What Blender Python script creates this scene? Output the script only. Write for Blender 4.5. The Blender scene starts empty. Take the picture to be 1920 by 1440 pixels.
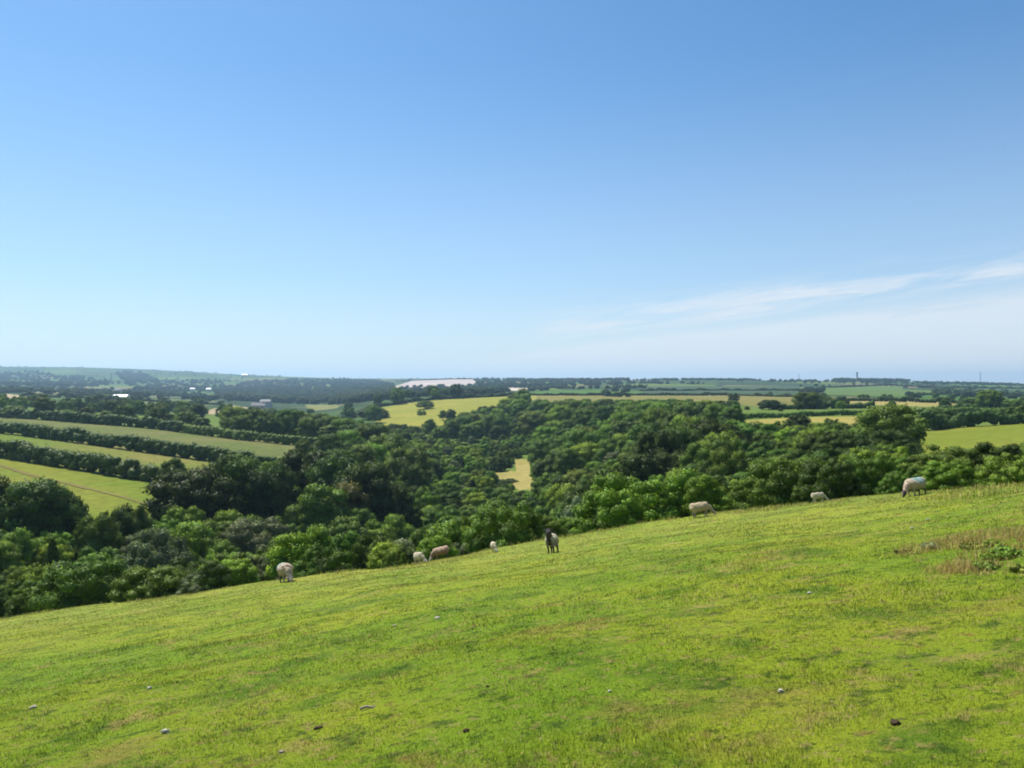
import bpy, bmesh, math, random
import numpy as np
from mathutils import Vector, Matrix

SEED = 11
rng = np.random.default_rng(SEED)
random.seed(SEED)
sc = bpy.context.scene
COL = sc.collection
F, CU, CV = 1507.0, 960.0, 720.0        # focal length and centre, photograph pixels
EYE = 1.65

# ------------------------------------------------------------------ helpers
def hash2(ix, iy, s):
    h = (ix.astype(np.int64) * 374761393 + iy.astype(np.int64) * 668265263 + s * 974634777) & 0xFFFFFFFF
    h = ((h ^ (h >> 13)) * 1274126177) & 0xFFFFFFFF
    h = (h ^ (h >> 16)) & 0xFFFFFFFF
    return h / 4294967295.0

def vnoise(x, y, s=0):
    x = np.asarray(x, float); y = np.asarray(y, float)
    ix, iy = np.floor(x), np.floor(y)
    fx, fy = x - ix, y - iy
    fx = fx * fx * (3 - 2 * fx); fy = fy * fy * (3 - 2 * fy)
    a = hash2(ix, iy, s); b = hash2(ix + 1, iy, s); c = hash2(ix, iy + 1, s); d = hash2(ix + 1, iy + 1, s)
    return (a * (1 - fx) + b * fx) * (1 - fy) + (c * (1 - fx) + d * fx) * fy - 0.5

def fbm(x, y, s=0, o=4):
    t, a = 0, 1.0
    for k in range(o):
        t = t + a * vnoise(x * 2 ** k, y * 2 ** k, s + k * 17); a *= 0.5
    return t

def sstep(a, b, x):
    t = np.clip((x - a) / (b - a), 0, 1)
    return t * t * (3 - 2 * t)

def setp(o, label=None, cat=None, group=None, kind=None):
    if label: o['label'] = label
    if cat: o['category'] = cat
    if group: o['group'] = group
    if kind: o['kind'] = kind
    return o

def mesh_np(name, V, faces_flat, loop_totals, mats=(), smooth=True):
    me = bpy.data.meshes.new(name)
    V = np.asarray(V, np.float32)
    fl = np.asarray(faces_flat, np.int32); lt = np.asarray(loop_totals, np.int32)
    me.vertices.add(len(V)); me.vertices.foreach_set('co', V.ravel())
    me.loops.add(len(fl)); me.loops.foreach_set('vertex_index', fl)
    me.polygons.add(len(lt))
    ls = np.zeros(len(lt), np.int32); ls[1:] = np.cumsum(lt)[:-1]
    me.polygons.foreach_set('loop_start', ls)
    me.polygons.foreach_set('loop_total', lt)
    me.update(calc_edges=True)
    if smooth:
        me.polygons.foreach_set('use_smooth', np.ones(len(lt), bool))
    for m in mats: me.materials.append(m)
    return me

def link(name, me, parent=None):
    o = bpy.data.objects.new(name, me); COL.objects.link(o)
    if parent: o.parent = parent
    return o

def empty(name, loc, rz=0.0):
    o = bpy.data.objects.new(name, None); COL.objects.link(o)
    o.location = loc; o.rotation_euler = (0, 0, rz); o.empty_display_size = 0.3
    return o

# ------------------------------------------------------------------ land form
COLS = {
 -400: [(60,1230),(80,1190),(100,1120),(130,1010),(170,905),(245,835),(330,798),(450,775),(600,758),(900,744),(1300,734),(2000,727),(3000,717),(4000,702),(5500,686),(7000,692),(12000,702)],
 0: [(60,1190),(80,1158),(100,1104),(130,1010),(170,930),(245,855),(330,810),(450,783),(600,765),(900,748),(1300,737),(2000,729),(3000,719),(4000,703),(5500,686),(7000,691),(12000,700)],
 150: [(60,1176),(80,1150),(100,1120),(130,1032),(170,940),(220,880),(300,829),(425,793),(600,771),(900,753),(1300,741),(2000,733),(3000,722),(4000,706),(5500,687),(7000,692),(12000,702)],
 300: [(60,1145),(80,1132),(100,1127),(130,1045),(165,960),(200,905),(280,851),(400,805),(600,777),(900,760),(1300,748),(2000,739),(3000,725),(4000,709),(5500,692),(7000,697),(12000,705)],
 450: [(60,1125),(80,1130),(100,1135),(130,1072),(165,995),(200,945),(265,868),(360,824),(600,783),(900,768),(1300,756),(2000,746),(3000,729),(4000,713),(5500,702),(7000,705),(12000,709)],
 600: [(60,1110),(80,1128),(100,1140),(130,1080),(165,1003),(200,946),(260,884),(340,840),(450,812),(600,800),(900,787),(1300,768),(2000,749),(3000,726),(4000,714),(5500,708),(7000,711),(12000,713)],
 720: [(60,1095),(80,1115),(100,1140),(130,1085),(200,976),(340,870),(450,840),(600,806),(650,794),(800,765),(950,748),(1300,744),(2000,735),(3000,725),(4000,716),(5500,710),(7000,713),(12000,715)],
 850: [(60,1085),(80,1105),(100,1130),(130,1085),(200,986),(340,888),(450,848),(550,812),(650,785),(800,757),(960,744),(1300,739),(2000,729),(3000,717),(4000,709),(5500,709),(7000,713),(12000,716)],
 960: [(60,1075),(80,1097),(100,1112),(130,1079),(200,991),(300,911),(400,867),(500,835),(600,800),(700,765),(800,752),(1000,742),(1300,737),(2000,728),(3000,715),(4000,711),(5500,713),(12000,717)],
 1050: [(60,1055),(80,1080),(100,1090),(130,1055),(200,961),(300,886),(400,841),(500,798),(600,772),(700,755),(1000,742),(1300,736),(2000,726),(3000,713),(4000,714),(5500,716),(12000,718)],
 1200: [(60,1012),(80,1015),(100,1006),(130,975),(200,908),(300,840),(400,799),(500,774),(600,759),(800,749),(1000,742),(1300,735),(2000,723),(2900,712),(4000,716),(12000,718)],
 1350: [(60,975),(80,965),(100,953),(130,929),(200,863),(300,805),(400,779),(500,765),(600,755),(800,748),(1000,742),(1300,735),(2000,723),(2800,711),(4000,716),(12000,718)],
 1500: [(60,958),(100,916),(150,871),(200,833),(250,807),(300,790),(400,773),(500,763),(650,753),(900,745),(1300,735),(2000,724),(2800,714),(4000,718),(12000,719)],
 1650: [(50,935),(80,902),(100,890),(150,858),(200,826),(250,805),(300,790),(400,774),(500,764),(650,754),(900,746),(1300,737),(2000,725),(2800,713),(4000,718),(12000,719)],
 1800: [(50,918),(80,884),(110,866),(150,850),(260,799),(300,792),(400,776),(500,767),(650,758),(900,749),(1300,740),(2000,729),(2800,718),(4000,721),(12000,720)],
 1920: [(50,905),(80,874),(110,860),(150,844),(260,793),(300,788),(400,776),(500,767),(650,759),(900,751),(1300,742),(2000,731),(2800,722),(4000,723),(12000,720)],
 2320: [(50,880),(80,850),(110,840),(150,826),(260,782),(300,778),(400,768),(500,762),(650,755),(900,749),(1300,742),(2000,733),(2800,724),(4000,724),(12000,720)],
}
LY = np.linspace(math.log(30), math.log(14000), 300)
UU = np.linspace(-700, 2620, 333)
_ck = sorted(COLS)
_rows = []
for k in _ck:
    ys = np.array([p[0] for p in COLS[k]], float); vs = np.array([p[1] for p in COLS[k]], float)
    zr = -(vs - 720) * ys / F
    _rows.append(np.interp(LY, np.log(ys), zr))
_rows = np.array(_rows)
TAB = np.array([np.interp(UU, _ck, _rows[:, j]) for j in range(len(LY))])      # [y, u]
def _blur(A, s, axis):
    r = int(3 * s); k = np.exp(-0.5 * (np.arange(-r, r + 1) / s) ** 2); k /= k.sum()
    P = np.pad(A, [(r, r) if a == axis else (0, 0) for a in range(2)], mode='edge')
    return np.apply_along_axis(lambda m: np.convolve(m, k, 'valid'), axis, P)
TAB = _blur(_blur(TAB, 3.0, 0), 5.0, 1)

EDGE_U = [-600, 0, 240, 500, 780, 1000, 1160, 1300, 1500, 1700, 1920, 2400]
EDGE_Y = [58, 54, 47, 45, 40, 44, 45, 45, 40, 34, 28, 24]
def ground(x, y):
    x = np.asarray(x, float); y = np.asarray(y, float)
    ys = np.maximum(y, 1.0)
    u = np.clip(x / np.maximum(ys, 12) * F + CU, -690, 2610)
    ly = np.clip(np.log(np.maximum(ys, 30)), LY[0], LY[-1])
    fi = (ly - LY[0]) / (LY[1] - LY[0]); fj = (u - UU[0]) / (UU[1] - UU[0])
    i = np.clip(fi.astype(int), 0, len(LY) - 2); j = np.clip(fj.astype(int), 0, len(UU) - 2)
    fi = fi - i; fj = fj - j
    t = (TAB[i, j] * (1 - fj) + TAB[i, j + 1] * fj) * (1 - fi) + (TAB[i + 1, j] * (1 - fj) + TAB[i + 1, j + 1] * fj) * fi + EYE
    t = t + fbm(x / 60, y / 60, 5, 2) * sstep(60, 300, ys) * 0.6
    xx = np.clip(x, -80, 80)
    pl = -0.162 * y + 0.153 * xx
    b = fbm(x / 9, y / 9, 1, 2) * 0.32 + fbm(x / 1.7, y / 1.7, 2, 3) * 0.09
    pl = pl + b * sstep(0, 6, np.abs(y) + np.abs(x))
    ye = np.interp(u, EDGE_U, EDGE_Y)
    w = sstep(ye - 3, ye + 24, ys)
    return pl * (1 - w) + t * w

def proj(x, y, z):
    return CU + x / y * F, CV - (z - EYE) / y * F

def at(u, y):
    x = (u - CU) / F * y
    return x, y, float(ground(x, y))

def solve(u, v, ymin=60, ymax=6000):
    """distance at which the ground is seen at photograph pixel (u, v)"""
    ys = np.exp(np.linspace(math.log(ymin), math.log(ymax), 900))
    xs = (u - CU) / F * ys
    _, gv = proj(xs, ys, ground(xs, ys))
    k = np.where(gv <= v)[0]
    y = ys[k[0]] if len(k) else ys[np.argmin(gv)]
    return at(u, float(y))

# ------------------------------------------------------------------ camera, light, air
cam = bpy.data.cameras.new('camera'); cam.sensor_width = 36; cam.lens = F / 1920 * 36
cam.clip_end = 60000; cam.clip_start = 0.05
co = bpy.data.objects.new('camera', cam); COL.objects.link(co)
co.location = (0, 0, EYE); co.rotation_euler = (math.pi / 2, 0, 0)
sc.camera = co

SUN_EL, SUN_AZ = math.radians(57), math.radians(-42)
sd = Vector((math.sin(SUN_AZ) * math.cos(SUN_EL), math.cos(SUN_AZ) * math.cos(SUN_EL), math.sin(SUN_EL)))
sl = bpy.data.lights.new('sun', 'SUN'); sl.energy = 5.0; sl.angle = math.radians(0.55); sl.color = (1.0, 0.955, 0.88)
so = bpy.data.objects.new('sun', sl); COL.objects.link(so); so.location = (0, 0, 60)
so.rotation_euler = (-sd).to_track_quat('-Z', 'Y').to_euler()

def N(nt, t, **kw):
    n = nt.nodes.new(t)
    for k, v in kw.items(): setattr(n, k, v)
    return n

def make_world():
    w = bpy.data.worlds.new("World"); sc.world = w; w.use_nodes = True
    nt = w.node_tree; L = nt.links.new
    bg = nt.nodes['Background']; bg.inputs[1].default_value = 0.090
    sky = N(nt, 'ShaderNodeTexSky', sky_type='NISHITA', sun_disc=False)
    sky.sun_elevation = SUN_EL; sky.sun_rotation = SUN_AZ
    sky.altitude = 600; sky.air_density = 1.0; sky.dust_density = 1.2; sky.ozone_density = 5.0
    # thin cirrus: streaks in the sky's own directions
    tc = N(nt, 'ShaderNodeTexCoord')
    sp = N(nt, 'ShaderNodeSeparateXYZ'); L(tc.outputs['Generated'], sp.inputs[0])
    def m(op, a, b=None, c=None):
        n = N(nt, 'ShaderNodeMath', operation=op)
        for i, q in enumerate((a, b, c)):
            if q is None: continue
            if isinstance(q, (int, float)): n.inputs[i].default_value = q
            else: L(q, n.inputs[i])
        return n.outputs[0]
    def smooth(x, a, b):
        n = N(nt, 'ShaderNodeMapRange', interpolation_type='SMOOTHSTEP')
        L(x, n.inputs[0]); n.inputs[1].default_value = a; n.inputs[2].default_value = b
        return n.outputs[0]
    az = m('ARCTAN2', sp.outputs[0], sp.outputs[1])          # to the right is positive
    el = m('ARCSINE', sp.outputs[2])
    # streak coordinates, tilted so that streaks climb to the right
    tilt = m('SUBTRACT', el, m('MULTIPLY', az, 0.115))
    cv = N(nt, 'ShaderNodeCombineXYZ')
    L(m('MULTIPLY', az, 5.0), cv.inputs[0]); L(m('MULTIPLY', tilt, 46.0), cv.inputs[1])
    nz = N(nt, 'ShaderNodeTexNoise'); nz.inputs['Scale'].default_value = 1.0; nz.inputs['Detail'].default_value = 6; nz.inputs['Roughness'].default_value = 0.62
    nz.inputs['Distortion'].default_value = 0.5
    L(cv.outputs[0], nz.inputs['Vector'])
    cv2 = N(nt, 'ShaderNodeCombineXYZ'); L(m('MULTIPLY', az, 14.0), cv2.inputs[0]); L(m('MULTIPLY', tilt, 230.0), cv2.inputs[1])
    nf = N(nt, 'ShaderNodeTexNoise'); nf.inputs['Scale'].default_value = 1.0; nf.inputs['Detail'].default_value = 8; nf.inputs['Roughness'].default_value = 0.7; nf.inputs['Distortion'].default_value = 0.8
    L(cv2.outputs[0], nf.inputs['Vector'])
    streak = m('MULTIPLY', smooth(nz.outputs[0], 0.34, 0.62), smooth(nf.outputs[0], 0.22, 0.70))
    # one band of streaks between about 4 and 8 degrees, and a low veil below it
    band = m('MULTIPLY', smooth(tilt, 0.038, 0.056), m('SUBTRACT', 1.0, smooth(tilt, 0.066, 0.096)))
    band = m('MULTIPLY', band, smooth(az, 0.0, 0.10))
    veil = m('MULTIPLY', m('SUBTRACT', 1.0, smooth(tilt, 0.024, 0.048)), smooth(az, -0.16, 0.16))
    vn = N(nt, 'ShaderNodeTexNoise'); vn.inputs['Scale'].default_value = 0.6; vn.inputs['Detail'].default_value = 4
    L(cv.outputs[0], vn.inputs['Vector'])
    veil = m('MULTIPLY', veil, m('ADD', m('MULTIPLY', smooth(vn.outputs[0], 0.25, 0.7), 0.55), m('MULTIPLY', smooth(nf.outputs[0], 0.2, 0.75), 0.45)))
    low = m('MULTIPLY', m('SUBTRACT', 1.0, smooth(el, -0.05, 0.42)), 0.42)
    low = m('ADD', low, m('MULTIPLY', m('SUBTRACT', 1.0, smooth(el, -0.02, 0.14)), 0.34))
    fac = m('MINIMUM', 0.80, m('ADD', low, m('ADD', m('MULTIPLY', m('MULTIPLY', band, streak), 0.58), m('MULTIPLY', veil, 0.62))))
    mix = N(nt, 'ShaderNodeMixRGB'); 
    tn = N(nt, 'ShaderNodeMixRGB', blend_type='MULTIPLY'); tn.inputs[0].default_value = 1.0; L(sky.outputs[0], tn.inputs[1]); tn.inputs[2].default_value = (0.60, 0.89, 0.99, 1)
    L(fac, mix.inputs[0]); L(tn.outputs[0], mix.inputs[1])
    mix.inputs[2].default_value = (6.2, 6.4, 6.65, 1)
    L(mix.outputs[0], bg.inputs[0])
make_world()
vs = sc.view_settings
vs.view_transform = 'Standard'; vs.look = 'None'; vs.gamma = 1; vs.exposure = 0.65
cy = sc.cycles
cy.max_bounces = 6; cy.diffuse_bounces = 3; cy.transmission_bounces = 3; cy.glossy_bounces = 1; cy.volume_bounces = 0
cy.transparent_max_bounces = 4
cy.use_denoising = True; cy.denoiser = 'OPENIMAGEDENOISE'
cy.filter_width = 1.9
cy.caustics_reflective = False; cy.caustics_refractive = False

# ------------------------------------------------------------------ materials
def new_mat(name):
    m = bpy.data.materials.new(name); m.use_nodes = True
    nt = m.node_tree
    for n in list(nt.nodes): nt.nodes.remove(n)
    out = N(nt, 'ShaderNodeOutputMaterial')
    return m, nt, out

def leaf_mat(name, transl=0.12, rough=0.6, spec=0.12):
    """colour from the object's own colour, varied per plant and per spray of leaves"""
    m, nt, out = new_mat(name); L = nt.links.new
    oi = N(nt, 'ShaderNodeObjectInfo')
    at_ = N(nt, 'ShaderNodeAttribute', attribute_name='tone')
    hsv = N(nt, 'ShaderNodeHueSaturation')
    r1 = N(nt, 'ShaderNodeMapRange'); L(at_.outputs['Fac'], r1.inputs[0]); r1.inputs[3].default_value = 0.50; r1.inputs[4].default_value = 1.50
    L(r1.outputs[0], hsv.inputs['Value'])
    r2 = N(nt, 'ShaderNodeMapRange'); L(oi.outputs['Random'], r2.inputs[0]); r2.inputs[3].default_value = 0.480; r2.inputs[4].default_value = 0.515
    L(r2.outputs[0], hsv.inputs['Hue'])
    L(oi.outputs['Color'], hsv.inputs['Color'])
    p = N(nt, 'ShaderNodeBsdfPrincipled'); p.inputs['Roughness'].default_value = rough; p.inputs['Specular IOR Level'].default_value = spec
    L(hsv.outputs[0], p.inputs['Base Color'])
    ba = N(nt, 'ShaderNodeAttribute', attribute_name='bend'); vt = N(nt, 'ShaderNodeVectorTransform', vector_type='NORMAL', convert_from='OBJECT', convert_to='WORLD'); L(ba.outputs['Vector'], vt.inputs[0])
    gn = N(nt, 'ShaderNodeNewGeometry'); sc_ = N(nt, 'ShaderNodeVectorMath', operation='MULTIPLY_ADD'); sc_.inputs[1].default_value = (0.65, 0.65, 0.65)
    L(gn.outputs['Normal'], sc_.inputs[0]); L(vt.outputs[0], sc_.inputs[2]); nn = N(nt, 'ShaderNodeVectorMath', operation='NORMALIZE'); L(sc_.outputs[0], nn.inputs[0]); L(nn.outputs[0], p.inputs['Normal'])
    t = N(nt, 'ShaderNodeBsdfTranslucent')
    h2 = N(nt, 'ShaderNodeHueSaturation'); h2.inputs['Hue'].default_value = 0.475; h2.inputs['Value'].default_value = 1.35; h2.inputs['Saturation'].default_value = 1.1
    L(hsv.outputs[0], h2.inputs['Color']); L(h2.outputs[0], t.inputs['Color'])
    mx = N(nt, 'ShaderNodeMixShader'); mx.inputs[0].default_value = transl
    L(p.outputs[0], mx.inputs[1]); L(t.outputs[0], mx.inputs[2]); L(mx.outputs[0], out.inputs[0])
    return m

M_LEAF = leaf_mat('leaves')
def flat_mat(name, col, rough=0.8, spec=0.2, var=0.25, scale=3.0, bump=0.0):
    m, nt, out = new_mat(name); L = nt.links.new
    p = N(nt, 'ShaderNodeBsdfPrincipled'); p.inputs['Roughness'].default_value = rough; p.inputs['Specular IOR Level'].default_value = spec
    g = N(nt, 'ShaderNodeNewGeometry'); nz = N(nt, 'ShaderNodeTexNoise'); nz.inputs['Scale'].default_value = scale; nz.inputs['Detail'].default_value = 5
    L(g.outputs['Position'], nz.inputs['Vector'])
    r = N(nt, 'ShaderNodeMapRange'); r.inputs[3].default_value = 1 - var; r.inputs[4].default_value = 1 + var; L(nz.outputs[0], r.inputs[0])
    h = N(nt, 'ShaderNodeHueSaturation'); h.inputs['Color'].default_value = (*col, 1); L(r.outputs[0], h.inputs['Value'])
    L(h.outputs[0], p.inputs['Base Color'])
    if bump:
        b = N(nt, 'ShaderNodeBump'); b.inputs['Distance'].default_value = bump; L(nz.outputs[0], b.inputs['Height']); L(b.outputs[0], p.inputs['Normal'])
    L(p.outputs[0], out.inputs[0])
    return m
M_BARK = flat_mat('bark', (0.075, 0.06, 0.045), 0.9, 0.1, 0.4, 6)

def pasture_nodes(nt, blade=False):
    """the pasture's colour at a place: yellow-green sward, darker tussocks, straw and bare brown patches"""
    L = nt.links.new
    g = N(nt, 'ShaderNodeNewGeometry'); sp = N(nt, 'ShaderNodeSeparateXYZ'); L(g.outputs['Position'], sp.inputs[0])
    c = N(nt, 'ShaderNodeCombineXYZ'); L(sp.outputs[0], c.inputs[0]); L(sp.outputs[1], c.inputs[1])
    def noise(scale, detail, off, rough=0.55):
        n = N(nt, 'ShaderNodeTexNoise'); n.inputs['Scale'].default_value = scale; n.inputs['Detail'].default_value = detail; n.inputs['Roughness'].default_value = rough
        a = N(nt, 'ShaderNodeVectorMath', operation='ADD'); a.inputs[1].default_value = (off, off * 1.7, off * 0.3); L(c.outputs[0], a.inputs[0]); L(a.outputs[0], n.inputs['Vector'])
        return n.outputs[0]
    def rng_(x, a, b, lo=0.0, hi=1.0):
        r = N(nt, 'ShaderNodeMapRange', interpolation_type='SMOOTHSTEP'); L(x, r.inputs[0])
        for i, q in enumerate((a, b, lo, hi)): r.inputs[i + 1].default_value = q
        return r.outputs[0]
    def mix(f, a, b):
        x = N(nt, 'ShaderNodeMixRGB')
        L(f, x.inputs[0])
        if isinstance(a, tuple): x.inputs[1].default_value = (*a, 1)
        else: L(a, x.inputs[1])
        if isinstance(b, tuple): x.inputs[2].default_value = (*b, 1)
        else: L(b, x.inputs[2])
        return x.outputs[0]
    base = mix(rng_(noise(0.22, 3, 3.1), 0.33, 0.67), (0.180, 0.300, 0.013), (0.300, 0.355, 0.020))
    base = mix(rng_(noise(0.8, 5, 41, 0.65), 0.49, 0.64, 0, 0.85), base, (0.105, 0.195, 0.011))
    base = mix(rng_(noise(2.6, 5, 7.7, 0.65), 0.53, 0.66, 0, 0.85), base, (0.058, 0.112, 0.010))
    base = mix(rng_(noise(1.5, 5, 19, 0.68), 0.55, 0.70, 0, 0.85), base, (0.37, 0.29, 0.085))
    base = mix(rng_(noise(0.35, 4, 63, 0.7), 0.58, 0.74, 0, 0.7), base, (0.33, 0.25, 0.06))
    base = mix(rng_(noise(11.0, 4, 52, 0.6), 0.54, 0.66, 0, 0.75), base, (0.050, 0.095, 0.010))
    base = mix(rng_(noise(9.0, 4, 71, 0.6), 0.57, 0.68, 0, 0.75), base, (0.34, 0.275, 0.09))
    base = mix(rng_(noise(5.0, 4, 27), 0.60, 0.74, 0, 0.7), base, (0.28, 0.165, 0.055))
    brow = rng_(sp.outputs[1], 12, 40, 0.0, 0.42)
    bn = N(nt, 'ShaderNodeMath', operation='MULTIPLY'); L(brow, bn.inputs[0]); L(rng_(noise(0.5, 5, 88, 0.65), 0.30, 0.60, 0.35, 1.0), bn.inputs[1])
    base = mix(bn.outputs[0], base, (0.31, 0.275, 0.070))
    return base, noise

def mat_pasture():
    m, nt, out = new_mat('pasture'); L = nt.links.new
    col, noise = pasture_nodes(nt)
    n1 = noise(28, 5, 5, 0.7); n2 = noise(140, 3, 8, 0.6)
    r = N(nt, 'ShaderNodeMapRange'); r.inputs[1].default_value = 0.25; r.inputs[2].default_value = 0.75; r.inputs[3].default_value = 0.55; r.inputs[4].default_value = 1.35; L(n1, r.inputs[0])
    h = N(nt, 'ShaderNodeHueSaturation'); L(col, h.inputs['Color']); L(r.outputs[0], h.inputs['Value'])
    p = N(nt, 'ShaderNodeBsdfPrincipled'); p.inputs['Roughness'].default_value = 0.9; p.inputs['Specular IOR Level'].default_value = 0.1
    L(h.outputs[0], p.inputs['Base Color'])
    b = N(nt, 'ShaderNodeBump'); b.inputs['Distance'].default_value = 0.05; b.inputs['Strength'].default_value = 0.9; L(n1, b.inputs['Height'])
    b2 = N(nt, 'ShaderNodeBump'); b2.inputs['Distance'].default_value = 0.02; L(n2, b2.inputs['Height']); L(b.outputs[0], b2.inputs['Normal'])
    L(b2.outputs[0], p.inputs['Normal'])
    L(p.outputs[0], out.inputs[0])
    return m

def mat_blades():
    m, nt, out = new_mat('grass_blades'); L = nt.links.new
    col, noise = pasture_nodes(nt)
    a = N(nt, 'ShaderNodeAttribute', attribute_name='tone')
    r = N(nt, 'ShaderNodeMapRange'); r.inputs[3].default_value = 0.55; r.inputs[4].default_value = 1.50; L(a.outputs['Fac'], r.inputs[0])
    h = N(nt, 'ShaderNodeHueSaturation'); L(col, h.inputs['Color']); L(r.outputs[0], h.inputs['Value'])
    dry = N(nt, 'ShaderNodeAttribute', attribute_name='dry')
    mx0 = N(nt, 'ShaderNodeMixRGB'); L(dry.outputs['Fac'], mx0.inputs[0]); L(h.outputs[0], mx0.inputs[1]); mx0.inputs[2].default_value = (0.55, 0.44, 0.16, 1)
    p = N(nt, 'ShaderNodeBsdfPrincipled'); p.inputs['Roughness'].default_value = 0.6; p.inputs['Specular IOR Level'].default_value = 0.08
    L(mx0.outputs[0], p.inputs['Base Color'])
    gg = N(nt, 'ShaderNodeNewGeometry'); va = N(nt, 'ShaderNodeVectorMath', operation='MULTIPLY_ADD'); va.inputs[1].default_value = (0.45, 0.45, 0.45); va.inputs[2].default_value = (0, 0, 0.8)
    L(gg.outputs['Normal'], va.inputs[0]); vn = N(nt, 'ShaderNodeVectorMath', operation='NORMALIZE'); L(va.outputs[0], vn.inputs[0]); L(vn.outputs[0], p.inputs['Normal'])
    t = N(nt, 'ShaderNodeBsdfTranslucent'); L(mx0.outputs[0], t.inputs['Color'])
    mx = N(nt, 'ShaderNodeMixShader'); mx.inputs[0].default_value = 0.42
    L(p.outputs[0], mx.inputs[1]); L(t.outputs[0], mx.inputs[2]); L(mx.outputs[0], out.inputs[0])
    return m

def mat_field(name, c1, c2, scale=0.03, rows=None):
    m, nt, out = new_mat(name); L = nt.links.new
    g = N(nt, 'ShaderNodeNewGeometry')
    n1 = N(nt, 'ShaderNodeTexNoise'); n1.inputs['Scale'].default_value = scale; n1.inputs['Detail'].default_value = 4; L(g.outputs['Position'], n1.inputs['Vector'])
    n2 = N(nt, 'ShaderNodeTexNoise'); n2.inputs['Scale'].default_value = scale * 14; n2.inputs['Detail'].default_value = 4; n2.inputs['Roughness'].default_value = 0.7; L(g.outputs['Position'], n2.inputs['Vector'])
    r1 = N(nt, 'ShaderNodeMapRange', interpolation_type='SMOOTHSTEP'); r1.inputs[1].default_value = 0.38; r1.inputs[2].default_value = 0.64; L(n1.outputs[0], r1.inputs[0])
    mx = N(nt, 'ShaderNodeMixRGB'); mx.inputs[1].default_value = (*c1, 1); mx.inputs[2].default_value = (*c2, 1); L(r1.outputs[0], mx.inputs[0])
    r2 = N(nt, 'ShaderNodeMapRange'); r2.inputs[1].default_value = 0.25; r2.inputs[2].default_value = 0.75; r2.inputs[3].default_value = 0.66; r2.inputs[4].default_value = 1.34; L(n2.outputs[0], r2.inputs[0])
    h = N(nt, 'ShaderNodeHueSaturation'); L(mx.outputs[0], h.inputs['Color']); L(r2.outputs[0], h.inputs['Value'])
    p = N(nt, 'ShaderNodeBsdfPrincipled'); p.inputs['Roughness'].default_value = 0.95; p.inputs['Specular IOR Level'].default_value = 0.08
    L(h.outputs[0], p.inputs['Base Color']); L(p.outputs[0], out.inputs[0])
    return m

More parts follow.
